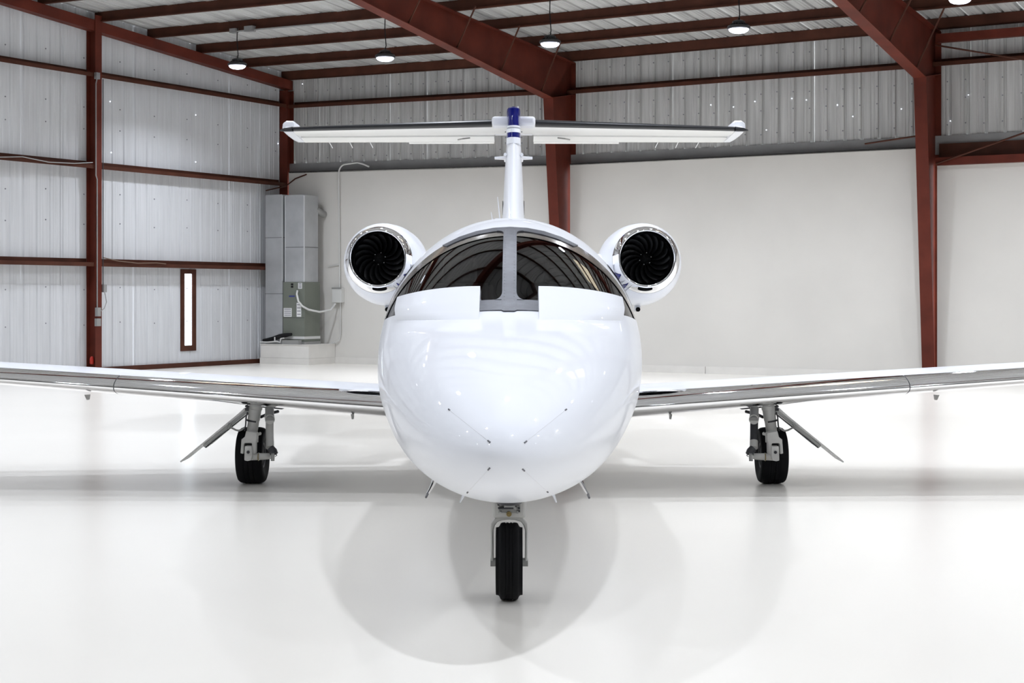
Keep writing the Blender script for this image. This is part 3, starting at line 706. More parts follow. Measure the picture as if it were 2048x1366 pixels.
rows2 = [(S0, -.165, .165), (S0+.05, -.165, .165), (S1+.002, -.165, .165)]
for k in range(7):
    q = PI/2*k/6; rows.append((S1+2.2*R*(1-math.cos(q)), -(PH+R*(1-math.sin(q))), PH+R*(1-math.sin(q))))
for k in range(1, 16): rows.append((lerp(S1+2.2*R, S2-1.6*R, k/16), -PH, PH))
for k in range(7):
    q = PI/2*k/6; rows.append((S2-1.6*R*(1-math.sin(q)), -(PH+R*(1-math.cos(q))), PH+R*(1-math.cos(q))))
rows = sorted(rows)
strip_mesh(mb, rows)
strip_mesh(mb, rows2, .005, .012)
strip_mesh(mb, [(S2+.0, -.37, .37), (S2+.03, -.38, .38), (S2+.07, -.39, .39), (S3, -.40, .40)], .005, .012)
fr = mb.build('windshield_frame', 'frame_metal', jet)
rv = MB()
for k in range(34):
    s = lerp(S0+.02, S2+.08, k/33)
    for x in (-.026, .026):
        n = nrm(x, s); p = Vector((x, s, ztop_at(x, s)))+n*.0075; t1 = n.cross(Vector((1, 0, 0))).normalized(); t2 = n.cross(t1)
        b = len(rv.v); rv.v += [p+(t1*math.cos(a)+t2*math.sin(a))*.0042 for a in (2*PI*j/6 for j in range(6))]+[p+n*.002]
        rv.f += [(b+j, b+(j+1) % 6, b+6) for j in range(6)]
for k in range(16):
    x = lerp(-.36, .36, k/15); s = S3-.04; n = nrm(x, s); p = Vector((x, s, ztop_at(x, s)))+n*.006
    b = len(rv.v); rv.v += [p+Vector((math.cos(a), math.sin(a), 0))*.0042 for a in (2*PI*j/6 for j in range(6))]+[p+n*.002]; rv.f += [(b+j, b+(j+1) % 6, b+6) for j in range(6)]
o = rv.build('rivets', 'rivet_metal', fr); o['kind'] = 'stuff'
# white air outlet fairings at the foot of the windshield
def fairing(sx):
    mb = MB(); nx, nz = 22, 10; g1 = []; g0 = []
    for i in range(nx+1):
        x = lerp(.152, .605, i/nx); zt = 1.452-.052*((x-.15)/.455)**2; zb = 1.30-.012*(x/.6)**2
        r1 = []; r0 = []
        for j in range(nz+1):
            z = lerp(zb, zt, j/nz); s = s_from_xz(x, z); n = nrm(x, s); n = (n+Vector((0, -.35, 0))).normalized()
            p = Vector((x, s, z)); off = .034*min(1, (j/nz)*2.2)**.7 if j else -.01
            e = .55 if i in (0, nx) else 1
            r1.append(mb.vert(p+n*off)); r0.append(mb.vert(p-n*.01))
        g1.append(r1); g0.append(r0)
    for i in range(nx):
        for j in range(nz): mb.face((g1[i][j], g1[i+1][j], g1[i+1][j+1], g1[i][j+1]))
        mb.face((g1[i][nz], g1[i+1][nz], g0[i+1][nz], g0[i][nz]))
    for i in (0, nx):
        for j in range(nz): mb.face((g1[i][j], g1[i][j+1], g0[i][j+1], g0[i][j]))
    return mb if sx > 0 else mb.mirrored()
for sx in (-1, 1): fairing(sx).build('windshield_fairing', 'white_paint', jet, angle=40)
# lightning diverter strips and studs on the nose
def on_nose(px, py):
    D = 7.0
    for _ in range(25):
        p = L(px, py, D); s = s_from_xz(p.x, p.z); D = Y0+s
    return Vector((p.x, s, p.z))
for a, b in (((978, 883), (899, 820)), ((1051, 884), (1131, 820)), ((978, 938), (936, 984)), ((1047, 940), (1094, 983))):
    pts = [on_nose(lerp(a[0], b[0], k/8), lerp(a[1], b[1], k/8)) for k in range(9)]
    o = MB().tube(pts, .0009, 5).build('diverter_strip', 'strip_grey', jet)
    for q in (pts[0], pts[-1]):
        d = (pts[1]-pts[0]).normalized()*.008
        MB().tube([q-d, q+d], .0034, 8).build('stud', 'rivet_metal', o)
# probes under the nose
for pts, rr, nm, m in (([(872, 955), (866, 968), (861, 978), (855, 988)], [.016, .010, .008, .006], 'pitot_tube', 'chrome'),
                   ([(1156, 955), (1163, 966), (1169, 977), (1176, 989)], [.016, .010, .008, .006], 'pitot_tube', 'chrome'),
                   ([(931, 983), (926, 993), (920, 1005)], [.012, .006, .003], 'air_probe', 'white_paint'),
                   ([(1103, 983), (1108, 992), (1113, 1005)], [.012, .006, .003], 'air_probe', 'white_paint')):
    P = [L(x, y, 7.35 if nm == 'pitot_tube' else 7.0) for x, y in pts]
    o = MB().tube(P, rr, 8).build(nm, m, jet)
    if nm == 'pitot_tube':
        d = P[-1]; MB().tube([d+Vector((0, .02, 0)), d+Vector((0, -.12, 0))], [.007, .005], 8).build('probe_tip', 'rivet_metal', o)
# ---- wings
def naca(t, n=14, camber=0.0):
    xs = [(1-math.cos(PI*k/n))/2 for k in range(n+1)]
    th = lambda x: 5*t*(.2969*math.sqrt(x)-.126*x-.3516*x*x+.2843*x**3-.1036*x**4)
    up = [(x, th(x)+camber*4*x*(1-x)) for x in xs]; lo = [(x, -th(x)+camber*4*x*(1-x)) for x in xs]
    return up, lo
WUP, WLO = naca(.104, 18, .003)
def wing_st(x):   # LE s, LE z, chord
    return 5.03+.045*(x-.88), .640+.0690*(x-.88), 2.05-.178*(x-.88)
XS = [.55, .88, 1.5, 2.2, 3, 4, 5, 6, 6.8, 7.05, 7.15]
def wing_pt(x, q, side=1, grow=0.0):
    s0, z0, c = wing_st(x); sc_ = 1.0 if x < 6.9 else (.8 if x < 7.1 else .35)
    return Vector((side*x, s0+q[0]*c, z0+q[1]*c*(1 if q[1] > 0 else lerp(1, .8, min(1, max(0, (x-.88)/2.8))))*sc_))
LEI = 4       # airfoil points that belong to the polished leading edge
for side in (-1, 1):
    ring = lambda x: [wing_pt(x, q, side) for q in WUP[LEI:]] + [wing_pt(x, q, side) for q in WLO[LEI:][::-1]]
    wg = MB().loft([ring(x) for x in XS], True, True).build('wing', 'white_paint', jet, angle=50)
    le = MB()
    pts = [q for q in WLO[1:LEI+2][::-1]]+[q for q in WUP[0:LEI+1]]
    pts = [p for p in WLO[:LEI+1][::-1]] + [p for p in WUP[1:LEI+1]]
    fine = []
    def exact(u):     # fine nose samples, u from -1 (lower) to 1 (upper)
        X = WUP[LEI][0]*u*u; th = 5*.104*(.2969*math.sqrt(X)-.126*X-.3516*X*X+.2843*X**3-.1036*X**4)
        return (X-.0022, (th if u > 0 else -th)*1.03+.012*X)
    fine = [exact(-1+2*k/28) for k in range(29)]
    for xa, xb in ((.55, 2.82), (2.826, 7.12)):
        xs_ = [xa]+[x for x in XS if xa < x < xb]+[xb]
        MB().loft([[wing_pt(x, q, side) for q in fine] for x in xs_], closed=False).build('leading_edge', 'chrome', wg, angle=60)
    for x, q in ((1.13, .12), (3.05, .12)):
        s0, z0, c = wing_st(x)
        MB().prism([(side*x, s0+.1, z0-.075), (side*x, s0+.16, z0-.115), (side*x, s0+.2, z0-.115), (side*x, s0+.22, z0-.08)], (side*.012, 0, 0)).build('drain_mast', 'gear_grey', wg)
    lk = MB().tube([wing_pt(.84, q, side)+Vector((0, 0, .006)) for q in WUP[LEI:12]], .012, 6).build('root_seal', 'blue_paint' if side < 0 else 'grey_stripe', wg)
bf = MB().loft([[Vector((wf_*math.sin(2*PI*k/40), s, zc+hh*math.cos(2*PI*k/40))) for k in range(40)] for s, wf_, zc, hh in
    ((4.3, .05, .52, .05), (4.5, .45, .50, .16), (4.9, .70, .52, .22), (5.4, .80, .55, .27), (6.5, .84, .55, .28), (7.3, .80, .55, .27), (8, .62, .56, .2), (8.6, .2, .58, .08))], True, True)
bf.build('belly_fairing', 'white_paint', jet)
# ---- engines
def engine(sx):
    lip_c = L(757, 516.5, 13.2); cx = -abs(lip_c.x)*0+1.125; cz = lip_c.z; s0 = 13.2-Y0-.05
    body_prof = [(.12, .283, -.014), (.25, .312, -.026), (.45, .338, -.036), (.8, .352, -.042), (1.2, .345, -.04), (1.7, .31, -.03), (2.2, .25, -.015), (2.5, .20, 0)]
    N = 48
    def ring(d, r, dz, dx=0.0): return [Vector((sx*(cx-dx)+r*math.cos(2*PI*k/N), s0+d, cz+dz+r*math.sin(2*PI*k/N)*(1.03 if dz < -.02 else 1))) for k in range(N)]
    nb = MB().loft([ring(d, r, dz, .012*d) for d, r, dz in body_prof], False, True).build('engine_nacelle', 'white_paint', jet)
    lipp = [(.13, .2845, -.014), (.09, .276, -.012), (.05, .265, -.009), (.02, .253, -.006), (.004, .243, -.003), (.0, .235, 0), (.006, .226, 0), (.02, .219, 0), (.05, .2135, 0), (.09, .212, 0)]
    MB().loft([ring(d, r, dz, .012*d) for d, r, dz in lipp]).build('inlet_lip', 'chrome', nb, angle=80)
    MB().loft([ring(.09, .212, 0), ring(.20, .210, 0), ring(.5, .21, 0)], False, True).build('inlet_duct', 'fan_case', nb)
    c = Vector((sx*cx, s0+.20, cz))
    MB().lathe([(.0005, -.09), (.012, -.085), (.03, -.06), (.047, -.02), (.052, .03), (.052, .12)], c, 'y', 24).build('spinner', 'fan_case', nb)
    bt = MB()
    for k in range(6):
        a = 2*PI*k/6+.3; bt.lathe([(.0005, -.008), (.0035, -.006), (.004, 0)], c+Vector((math.cos(a)*.05, -.012, math.sin(a)*.05)), 'y', 6)
    bt.build('spinner_bolts', 'label_white', nb)
    bl = MB(); nr = 9; rows = []
    for i in range(nr):
        q = i/(nr-1); r = lerp(.045, .207, q); sweep = .55*q*q; tw = lerp(.5, 1.05, q); ch = lerp(.05, .085, q)
        row = []
        for e in (-.5, -.25, 0, .25, .5):
            ang = sweep+math.sin(tw)*ch*e/r; row.append(bl.vert((math.cos(ang)*r, math.cos(tw)*ch*e+.02*e*e, math.sin(ang)*r)))
        rows.append(row)
    for i in range(nr-1):
        for k in range(4): bl.face((rows[i][k], rows[i][k+1], rows[i+1][k+1], rows[i+1][k]))
    bme = bl.mesh('fan_blade', angle=80); bme.materials.append(MATS['fan_dark'])
    for k in range(17):
        o = bpy.data.objects.new('fan_blade', bme); COL.objects.link(o); o.parent = nb; o.location = c; o.rotation_euler = (0, 2*PI*k/17, 0)
    # oil cooler slot under the lip
    sl = MB().loft([[Vector((sx*(cx-.015)+.062*math.cos(2*PI*k/24)*q, s0+.012+d, cz-.256+.019*math.sin(2*PI*k/24)*q)) for k in range(24)] for d, q in ((-.004, 1), (.03, 1), (.05, .9))], True, True)
    sl.build('cooler_inlet', 'fan_case', nb)
    # drain mast below
    dp = Vector((sx*(cx-.02), s0+.75, cz-.40))
    MB().loft([[dp+Vector((x*.028, d, z)) for x, z in ((-1, .08), (1, .08), (.7, -.05), (-.7, -.05))] for d in (0, .18)], True, True).build('drain_fairing', 'white_paint', nb)
    MB().tube([dp+Vector((0, -.03, -.035)), dp+Vector((0, .1, -.035))], .02, 14).build('drain_pipe', 'fan_case', nb)
    # pylon
    py = MB()
    rings = []
    for x, dz in ((.55, -.08), (.80, -.04), (1.0, .0)):
        up, lo = naca(.13, 10); c_ = 2.1
        rings.append([Vector((sx*x, s0+.42+q[0]*c_, cz-.06+dz*.3+q[1]*c_)) for q in up]+[Vector((sx*x, s0+.42+q[0]*c_, cz-.06+dz*.3+q[1]*c_)) for q in lo[::-1]])
    pyo = py.loft(rings, True, True).build('engine_pylon', 'white_paint', jet)
    # blue flash on the inboard underside of the cowl
    for k, (a0, a1, d0, d1, m) in enumerate(((203, 219, .024, .9, 'blue_paint'), (223, 226, .024, .85, 'grey_stripe'), (229, 236, .024, .8, 'blue_paint'), (239, 241, .024, .7, 'grey_stripe'))):
        st = MB(); rr = []
        for d in (d0, .05, .09, .135, .25, lerp(.25, d1, .4), lerp(.25, d1, .7), d1):
            pa_ = [(.02, .253, -.006), (.05, .265, -.009), (.09, .276, -.012)]+body_prof; fR = pchip([b[0] for b in pa_], [b[1] for b in pa_])(d)+.003; fz = pchip([b[0] for b in pa_], [b[2] for b in pa_])(d)
            sh = -(d-d0)*24
            r_ = []
            for j in range(6):
                wq = min(1, .15+(d-d0)/.12); an = math.radians(lerp(.5*(a0+a1)+(a0-a1)*.5*wq, .5*(a0+a1)+(a1-a0)*.5*wq, j/5)+sh)
                ca = -math.cos(an) ; sa = math.sin(an)
                r_.append(Vector((sx*(cx-.012*d)-sx*fR*ca*-1*-1 if False else sx*((cx-.012*d)+fR*math.cos(an)), s0+d, cz+fz+fR*sa*(1.03 if fz < -.02 else 1))))
            rr.append(r_)
        st.loft(rr, closed=False).build('cowl_stripe', m, nb)
for sx in (-1, 1): engine(sx)
# ---- tail fin
def fin_ring(z, s0, c, t, n=16):
    up, lo = naca(t/c, n)
    return [Vector((q[1]*c, s0+q[0]*c, z)) for q in up] + [Vector((q[1]*c, s0+q[0]*c, z)) for q in lo[::-1]]
FZ = [(1.75, 9.1, 2.9, .27), (2.2, 9.72, 2.65, .235), (2.8, 10.50, 2.3, .190), (3.06, 10.84, 2.15, .164)]
fin = MB().loft([fin_ring(*q) for q in FZ], True, True).build('tail_fin', 'white_paint', jet)
def fin_at(z):
    q = (z-2.8)/.26; return (z, lerp(10.5, 10.84, q), lerp(2.3, 2.15, q), lerp(.172, .160, q))
def bullet(z, s0, length, wd, k=.16):
    pts = [(-wd*math.cos(PI*j/12), s0+k*(1-math.sin(PI*j/12))) for j in range(13)]
    return [Vector((x, y, z)) for x, y in pts] + [Vector((wd*.9, s0+length*.6, z)), Vector((.01, s0+length, z)), Vector((-.01, s0+length, z)), Vector((-wd*.9, s0+length*.6, z))]
def bl_at(z): q = (z-3.06)/.4; return lerp(10.84, 11.02, q), lerp(2.12, 1.9, q), lerp(.0775, .071, q)
bands = [(3.06, 3.128, 'white_paint'), (3.128, 3.184, 'blue_paint'), (3.184, 3.227, 'white_paint'), (3.227, 3.243, 'grey_stripe'), (3.243, 3.262, 'white_paint')]
for z0, z1, m in bands:
    MB().loft([bullet(z, *bl_at(z)) for z in (z0, z1)], True, True).build('fin_band', m, fin)
cap = []
for z, k in ((3.262, .88), (3.37, .9), (3.376, 1.0), (3.43, 1.02), (3.455, .97), (3.468, .85), (3.472, .5)):
    a = bl_at(min(z, 3.38)); cap.append(bullet(z, a[0]+(.03 if k < .9 and z > 3.4 else 0), a[1], a[2]*k))
MB().loft(cap, True, True).build('fin_cap', 'blue_paint', fin)
MB().tube([(.045, 11.2, 3.465), (.045, 11.2, 3.495)], .012, 8).build('beacon_lamp', 'label_white', fin)
for sx in (-1, 1):
    z = 2.915; MB().hexa([(sx*.07, 10.9, z-.012), (sx*.205, 10.98, z-.010), (sx*.205, 11.1, z-.010), (sx*.07, 11.15, z-.012), (sx*.07, 10.9, z+.012), (sx*.205, 10.98, z+.010), (sx*.205, 11.1, z+.010), (sx*.07, 11.15, z+.012)]).build('fin_antenna', 'white_paint', fin)
    MB().tube([(sx*.088, 10.86, 2.94), (sx*.088, 11.2, 2.90)], .018, 8).build('antenna_foot', 'white_paint', fin)
    for z in (3.08, 3.14, 3.2): MB().tube([(sx*.08, 11.05, z), (sx*.095, 11.05, z)], .006, 6).build('fin_stud', 'rivet_metal', fin)
    MB().box(sx*.113-.002, sx*.113+.002, 10.5, 10.9, 2.27, 2.42).build('fin_vent', 'boot_black', fin)
# ---- tailplane
ZS = 3.345
def st_ring(x, q0, q1, side, t=.095, n=14):
    f_ = x/2.72; s0 = lerp(11.36, 12.22, f_); c = lerp(1.25, .70, f_)
    up, lo = naca(t, n); zz = ZS+.012*f_
    return [Vector((side*x, s0+q[0]*c, zz+q[1]*c-.018*q[0])) for q in up] + [Vector((side*x, s0+q[0]*c, zz+q[1]*c-.018*q[0])) for q in lo[::-1]]
hsx = [0, .24, .8, 1.6, 2.4, 2.60]
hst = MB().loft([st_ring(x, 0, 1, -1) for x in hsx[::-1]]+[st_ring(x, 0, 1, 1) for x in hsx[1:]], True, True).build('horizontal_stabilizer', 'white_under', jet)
for side in (-1, 1):
    b = MB(); up, lo = naca(.095, 14)
    def bring(x):
        f_ = x/2.72; s0 = lerp(11.36, 12.22, f_); c = lerp(1.25, .70, f_); r = []
        for k in range(17):
            u = -1+2*k/16; X = .075*u*u; th = 5*.095*(.2969*math.sqrt(X)-.126*X-.3516*X*X)*1.06
            r.append(Vector((side*x, s0+(X-.006)*c, ZS+.012*f_+(th if u > 0 else -th)*c-.018*X)))
        return r
    b.loft([bring(x) for x in (.24, .8, 1.6, 2.4, 2.56)], closed=False).build('deice_boot', 'boot_black', hst, angle=60)
    # elevator, slightly drooped
    def el_ring(x):
        f_ = x/2.72; s0 = lerp(11.36, 12.22, f_)+lerp(1.25, .70, f_); c = lerp(.46, .34, f_); z = ZS+.012*f_-.018
        return [Vector((side*x, s0-.02, z+.02)), Vector((side*x, s0+c, z-.035+.003)), Vector((side*x, s0+c, z-.040)), Vector((side*x, s0-.02, z-.02))]
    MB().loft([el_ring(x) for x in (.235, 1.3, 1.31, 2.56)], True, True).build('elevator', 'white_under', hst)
    def tab_ring(x):
        f_ = x/2.72; s0 = lerp(11.36, 12.22, f_)+lerp(1.25, .70, f_)+lerp(.46, .34, f_); z = ZS+.012*f_-.056
        return [Vector((side*x, s0, z+.006)), Vector((side*x, s0+.06, z-.012)), Vector((side*x, s0+.06, z-.016)), Vector((side*x, s0, z-.006))]
    MB().loft([tab_ring(x) for x in (.24, 1.28)], True, True).build('trim_tab', 'white_under', hst)
    tx = 2.56
    MB().loft([[Vector((side*x, s, z)) for s, z in ((12.2, ZS-.025), (12.18, ZS+.01), (12.25, ZS+.04), (12.95, ZS+.01), (13.3, ZS-.04), (12.9, ZS-.05))] for x in (tx, tx+.05, tx+.09)]+[[Vector((side*(tx+.13), lerp(12.6, s, .45), lerp(ZS, z, .4))) for s, z in ((12.2, ZS-.025), (12.18, ZS+.01), (12.25, ZS+.04), (12.95, ZS+.01), (13.3, ZS-.04), (12.9, ZS-.05))]], True, True).build('tip_cap', 'boot_black' if False else 'white_paint', hst)
    MB().loft([[Vector((side*x, s, z)) for s, z in ((12.34, ZS+.0), (12.32, zt_-.02), (12.38, zt_), (12.9, zt_), (12.95, ZS))] for x, zt_ in ((tx+.005, ZS+.10), (tx+.02, ZS+.122), (tx+.10, ZS+.125), (tx+.135, ZS+.10), (tx+.14, ZS+.06))], True, True).build('elevator_horn', 'white_paint', hst)
    MB().tube([(side*(tx), 12.17, ZS+.005), (side*(tx+.1), 12.2, ZS+.0), (side*(tx+.16), 12.27, ZS)], [.028, .022, .008], 8).build('boot_tip', 'boot_black', hst)
    for x in (1.76, 2.01, 2.26):
        f_ = x/2.72; s0 = lerp(11.36, 12.22, f_)+lerp(1.25, .70, f_)+lerp(.46, .34, f_)
        MB().tube([(side*x, s0-.02, ZS-.045), (side*(x-.02), s0+.16, ZS-.10)], .005, 5).build('static_wick', 'label_white', hst)
    MB().tube([(side*.52, 12.55, ZS-.06), (side*.60, 12.5, ZS-.075), (side*.66, 12.62, ZS-.075)], .010, 6).build('hinge_bracket', 'gear_grey', hst)
    MB().box(side*.13-.11, side*.13+.11, 11.30, 12.40, ZS-.05, ZS+.055).build('root_fairing', 'white_paint', hst, bevel=.03)
# whip antennas and blade on the roof
for (x, y), (x2, y2), D, r in (((1000, 441), (995, 394), 11.0, .005), ((985, 441), (982, 424), 11.0, .004)):
    MB().tube([L(x, y, D), L(x2, y2, D)], [r, r*.5], 6).build('whip_antenna', 'white_paint', jet)
for x0, x1 in ((990, 1006), (1032, 1052)):
    a, b = L(x0, 439, 10.6), L(x1, 439, 10.6); MB().box(a.x, b.x, a.y, a.y+.35, 1.90, a.z+.008).build('antenna_base', 'white_paint', jet, bevel=.006)

# ---- nose gear
DN = 7.40; sn = DN-Y0; K = DN/FPX
def tyre(name, c, prof, m, parent):
    full = prof + [(r, -h) for r, h in prof[::-1]]
    return MB().lathe(full, c, 'x', 48).build(name, m, parent, angle=30)
xc = L(1018.5, 1100, DN).x
ng = MB().loft([[Vector((xc+dx*wd, sn+dy, z)) for dx, dy in ((-1, -.05), (1, -.05), (1, .07), (-1, .07))] for z, wd in ((.388, .076), (.41, .077), (.47, .080), (.56, .07))], True, True).build('nose_gear', 'gear_white', jet, bevel=.012)
RT = .180
tr_ = tyre('tyre', (xc, sn, RT), [(.06, .045), (.10, .056), (.130, .060), (.150, .0625), (.1555, .0625), (.1575, .060), (.158, .054), (.160, .049), (.166, .0445), (.174, .0415), (.1785, .036), (.18, .028), (.18, .0185), (.177, .0175), (.177, .0145), (.18, .0135), (.18, .0035), (.177, .0025)], 'tyre', ng)
MB().lathe([(.0005, -.05), (.06, -.05), (.075, -.045), (.075, .045), (.06, .05), (.0005, .05)], (xc, sn, RT), 'x', 24).build('wheel_hub', 'gear_white', ng)
fk = []
for px, py in ((985, 1130), (984.5, 1115), (984, 1060), (986, 1048), (993, 1039), (1006, 1035), (1018.5, 1034), (1031, 1035), (1044, 1039), (1051, 1048), (1053, 1060), (1052.5, 1115), (1052, 1130)):
    p = L(px, py, DN); fk.append(Vector((p.x, sn+.01, p.z)))
rings = []
for i, p in enumerate(fk):
    t = (fk[min(i+1, len(fk)-1)]-fk[max(0, i-1)]).normalized(); n = Vector((-t.z, 0, t.x)); wd = .0065 if (i < 3 or i > 9) else .010
    dpt = .032 if i not in (0, len(fk)-1) else .022
    rings.append([p+n*wd+Vector((0, -dpt, 0)), p-n*wd+Vector((0, -dpt, 0)), p-n*wd+Vector((0, dpt, 0)), p+n*wd+Vector((0, dpt, 0))])
MB().loft(rings, True, True).build('fork', 'gear_white', ng, bevel=.005)
for sx in (-1, 1):
    MB().tube([(xc+sx*.062, sn, .175), (xc+sx*.088, sn, .175)], .020, 14).build('axle_nut', 'gear_grey', ng)
yf = sn-.056
for nm, x0, x1, y0, y1, m in (('recess_shade', 997, 1041, 1004, 1027, 'gear_shade'), ('taxi_light', 1008, 1030, 1007, 1015, 'gear_grey'), ('bracket', 998, 1027, 1014.5, 1018, 'gear_dark'), ('bracket', 1027, 1033, 1013, 1019, 'gear_grey'), ('bolt', 995, 999, 1008, 1011, 'gear_dark'), ('bolt', 1034, 1038, 1008, 1011, 'gear_dark'), ('bolt', 1036, 1040, 1015, 1018, 'gear_dark'), ('bolt', 996, 999, 1015, 1018, 'gear_dark'), ('bolt', 1000, 1004, 1022, 1026, 'gear_grey'), ('bolt', 1033, 1037, 1021, 1027, 'gear_grey'), ('bolt', 1037, 1040, 1021, 1024, 'gear_dark')):  # the recess is a flat plate with its shade put in as darker grey
    a, b = L(x0, y1, DN-.06), L(x1, y0, DN-.06); MB().box(a.x, b.x, yf-(.012 if nm != 'recess_shade' else -.004), yf+.02, a.z, b.z).build(nm, m, ng, bevel=.002)
p = L(1018, 1028, DN-.06); MB().lathe([(.0005, -.016), (.006, -.016), (.007, -.011), (.012, -.011), (.0125, 0), (.0005, 0)], (p.x, yf, p.z), 'y', 16).build('steering_pin', 'brass', ng)
MB().loft([[Vector((xc+.055*math.cos(2*PI*k/20)*q, sn-.05+.11*math.sin(2*PI*k/20)*q, z)) for k in range(20)] for z, q in ((.462, 1.1), (.49, 1.2))], True, True).build('wheel_well', 'gear_dark', ng)

# ---- main gears (built on the left, mirrored to the right)
DM = 11.97; sm = DM-Y0
def Q(px, py, dy=0.0):
    D = DM+dy; p = L(px, py, D); return p
def both(make, name, m, parent, m_right=None, **k):
    for i, sx in enumerate((-1, 1)):
        mb = make()
        mb = mb if sx < 0 else mb.mirrored()
        mb.build(name, m if (sx < 0 or not m_right) else m_right, parent[i], **k)
def legm():
    mb = MB()
    a, b = Q(511, 812, -.1), Q(503.5, 868, -.1)
    mb.tube([a, lerp(a, b, .12), lerp(a, b, .13), lerp(a, b, .5), lerp(a, b, .51), b], [.052, .052, .048, .046, .043, .041], 18)
    return mb
mg = [legm().build('main_gear', 'gear_white', jet), legm().mirrored().build('main_gear', 'gear_white', jet)]
RM = .213
tx = abs(L(505, 900, DM).x)
def mt():
    mb = MB(); prof = [(.07, .075), (.11, .09), (.15, .101), (.178, .1035), (.195, .098), (.206, .084), (.211, .066), (.213, .050), (.213, .040), (.209, .038), (.209, .032), (.213, .030), (.213, .006), (.209, .004)]
    full = prof+[(r, -h) for r, h in prof[::-1]]; mb.lathe(full, (-tx, sm, RM), 'x', 56); return mb
both(mt, 'tyre', 'tyre', mg, angle=30)
both(lambda: MB().lathe([(.0005, -.07), (.06, -.07), (.09, -.085), (.095, .085), (.06, .07), (.0005, .07)], (-tx, sm, RM), 'x', 28), 'wheel_hub', 'gear_dark', mg)
def ppoly(pts, dy0, dy1):     # polygon in photograph points, extruded in depth
    P = [Q(x, y, dy0) for x, y in pts]; return MB().prism(P, (0, dy1-dy0, 0))
F0, F1 = -.32, -.235
both(lambda: ppoly([(492, 862), (513, 866), (512, 880), (510.5, 884), (510, 908), (503, 909), (503.5, 888), (502, 886.5), (489, 886.5), (487.5, 889), (486.5, 908), (480.5, 907), (482.5, 879), (489, 874)], F0, F1), 'fork', 'gear_white', mg, bevel=.004)
both(lambda: ppoly([(511, 866), (517, 866), (519, 864), (522, 866), (521.5, 870), (516, 871.5), (515.5, 885), (510, 885)], -.26, -.24), 'lug', 'gear_white', mg, bevel=.002)
both(lambda: ppoly([(511, 873), (514, 872), (514, 880), (511, 881)], -.275, -.262), 'slot', 'gear_dark', mg)
both(lambda: ppoly([(488, 887), (503, 887), (503, 897), (488, 896)], -.26, -.25), 'hollow', 'gear_dark', mg)
both(lambda: ppoly([(489, 892.5), (503, 892.5), (504, 912), (502, 921), (494, 922.5), (488, 921)], -.36, -.27), 'link_end', 'gear_white', mg, bevel=.005)
both(lambda: MB().tube([Q(496, 904.5, -.375), Q(496, 904.5, -.35)], .012, 10), 'bolt', 'gear_dark', mg)
def linkm():
    a, b = Q(498, 914, -.30), Q(541, 912.5, -.28)
    return MB().tube([a, lerp(a, b, .4), lerp(a, b, .41), lerp(a, b, .47), lerp(a, b, .48), lerp(a, b, .9), b], [.026, .026, .029, .029, .026, .024, .02], 14)
both(linkm, 'trailing_link', 'gear_white', mg)
both(lambda: MB().tube([Q(516, 914, -.305), Q(517.5, 914, -.305)], .0295, 14), 'link_clamp', 'brass', mg)
both(lambda: MB().tube([Q(543, 914, -.33), Q(548, 914, -.33)], .03, 12).tube([Q(545, 909, -.36), Q(545, 922, -.36)], .014, 8), 'pivot_fitting', 'gear_grey', mg)
both(lambda: MB().tube([Q(541, 897, -.29), Q(546, 902, -.30), Q(548, 908, -.31)], .03, 8).tube([Q(548, 895, -.3), Q(551, 899, -.3), Q(549, 904, -.3)], .006, 6).tube([Q(549, 906, -.34), Q(553.5, 911, -.34), Q(550, 913, -.34)], .004, 6), 'brake_line', 'gear_dark', mg)
def shock(y0, y1, r): return MB().tube([Q(538.5, y0, -.1), Q(539.5, y1, -.22)], r, 16)
both(lambda: shock(812, 841, .033), 'shock_strut', 'gear_grey', mg)
both(lambda: shock(833, 839, .037), 'shock_collar', 'gear_white', mg)
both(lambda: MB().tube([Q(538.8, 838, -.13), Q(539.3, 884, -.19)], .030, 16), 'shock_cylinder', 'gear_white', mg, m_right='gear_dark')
both(lambda: MB().tube([Q(539.3, 882, -.19), Q(539.5, 896, -.22)], .031, 16), 'shock_foot', 'gear_white', mg)
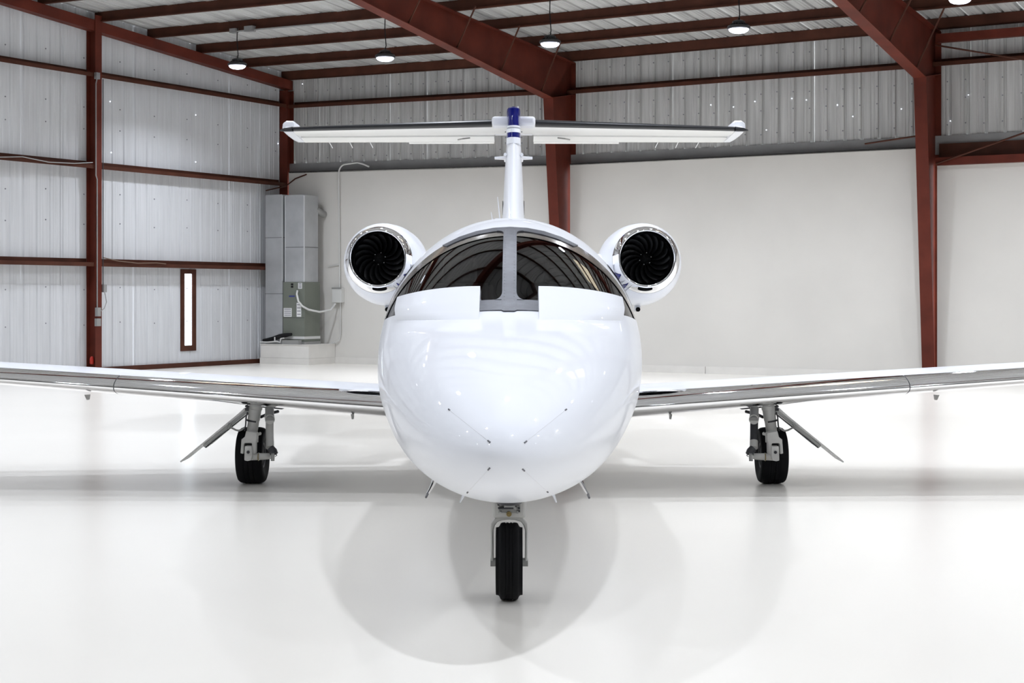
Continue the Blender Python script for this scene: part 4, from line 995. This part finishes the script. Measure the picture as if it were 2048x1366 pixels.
def door():
    a, b = Q(491, 818, -.1), Q(407, 893.5, -.1); n = Vector((.62, 0, -.78))*.0
    u = (b-a).normalized(); nn = Vector((u.z, 0, -u.x)); nn = nn if nn.z < 0 else -nn
    p = [a-nn*.012, b-nn*.012+u*.0, b+nn*.012, a+nn*.030]
    return MB().prism(p, (0, .26, 0))
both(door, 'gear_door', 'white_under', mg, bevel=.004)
def door2():
    a, b = Q(496, 816, -.13), Q(361, 925, -.13); u = (b-a).normalized(); nn = Vector((u.z, 0, -u.x)); nn = nn if nn.z > 0 else -nn
    return MB().prism([a, b, b+nn*.010, a+nn*.014], (0, .30, 0))
both(door2, 'outer_door', 'white_under', mg)
def door3():
    a, b = Q(494, 826, -.14), Q(409, 894, -.14); u = (b-a).normalized(); nn = Vector((u.z, 0, -u.x)); nn = nn if nn.z < 0 else -nn
    return MB().prism([a+nn*.004, b+nn*.004, b+nn*.012, a+nn*.012], (0, .05, 0))
both(door3, 'door_seal', 'gear_dark', mg)
both(lambda: MB().tube([Q(459, 852, -.16), Q(463, 856, -.16), Q(472, 860.5, -.16), Q(478, 861.5, -.16), Q(483, 859.5, -.16), Q(489, 855, -.16)], .007, 8), 'door_rod', 'gear_grey', mg)
both(lambda: MB().tube([Q(460, 847, -.17), Q(456, 857, -.17)], .013, 8), 'rod_bracket', 'gear_grey', mg)
both(lambda: MB().tube([Q(495, 824, -.17), Q(492, 834, -.17), Q(491, 850, -.17), Q(489, 862, -.16)], .006, 6), 'brake_hose', 'gear_dark', mg)
both(lambda: MB().tube([Q(491, 811, -.16), Q(497, 815, -.16)], .011, 8).tube([Q(490, 819, -.16), Q(497, 819, -.16)], .011, 8), 'hinge', 'gear_dark', mg)
both(lambda: MB().tube([Q(522, 834, -.05), Q(535, 828, .05), Q(556, 823, .15)], .012, 8), 'side_brace', 'gear_dark', mg)
both(lambda: MB().tube([Q(505.5, 840.5, -.1), Q(505, 843.5, -.1)], .0465, 18), 'strut_band', 'gear_dark', mg)
def well():
    return MB().prism([Q(520, 815, -.05), Q(564, 819, -.05), Q(545, 812, -.05), Q(522, 811, -.05)], (0, .5, 0))
both(well, 'wheel_well', 'gear_dark', mg)
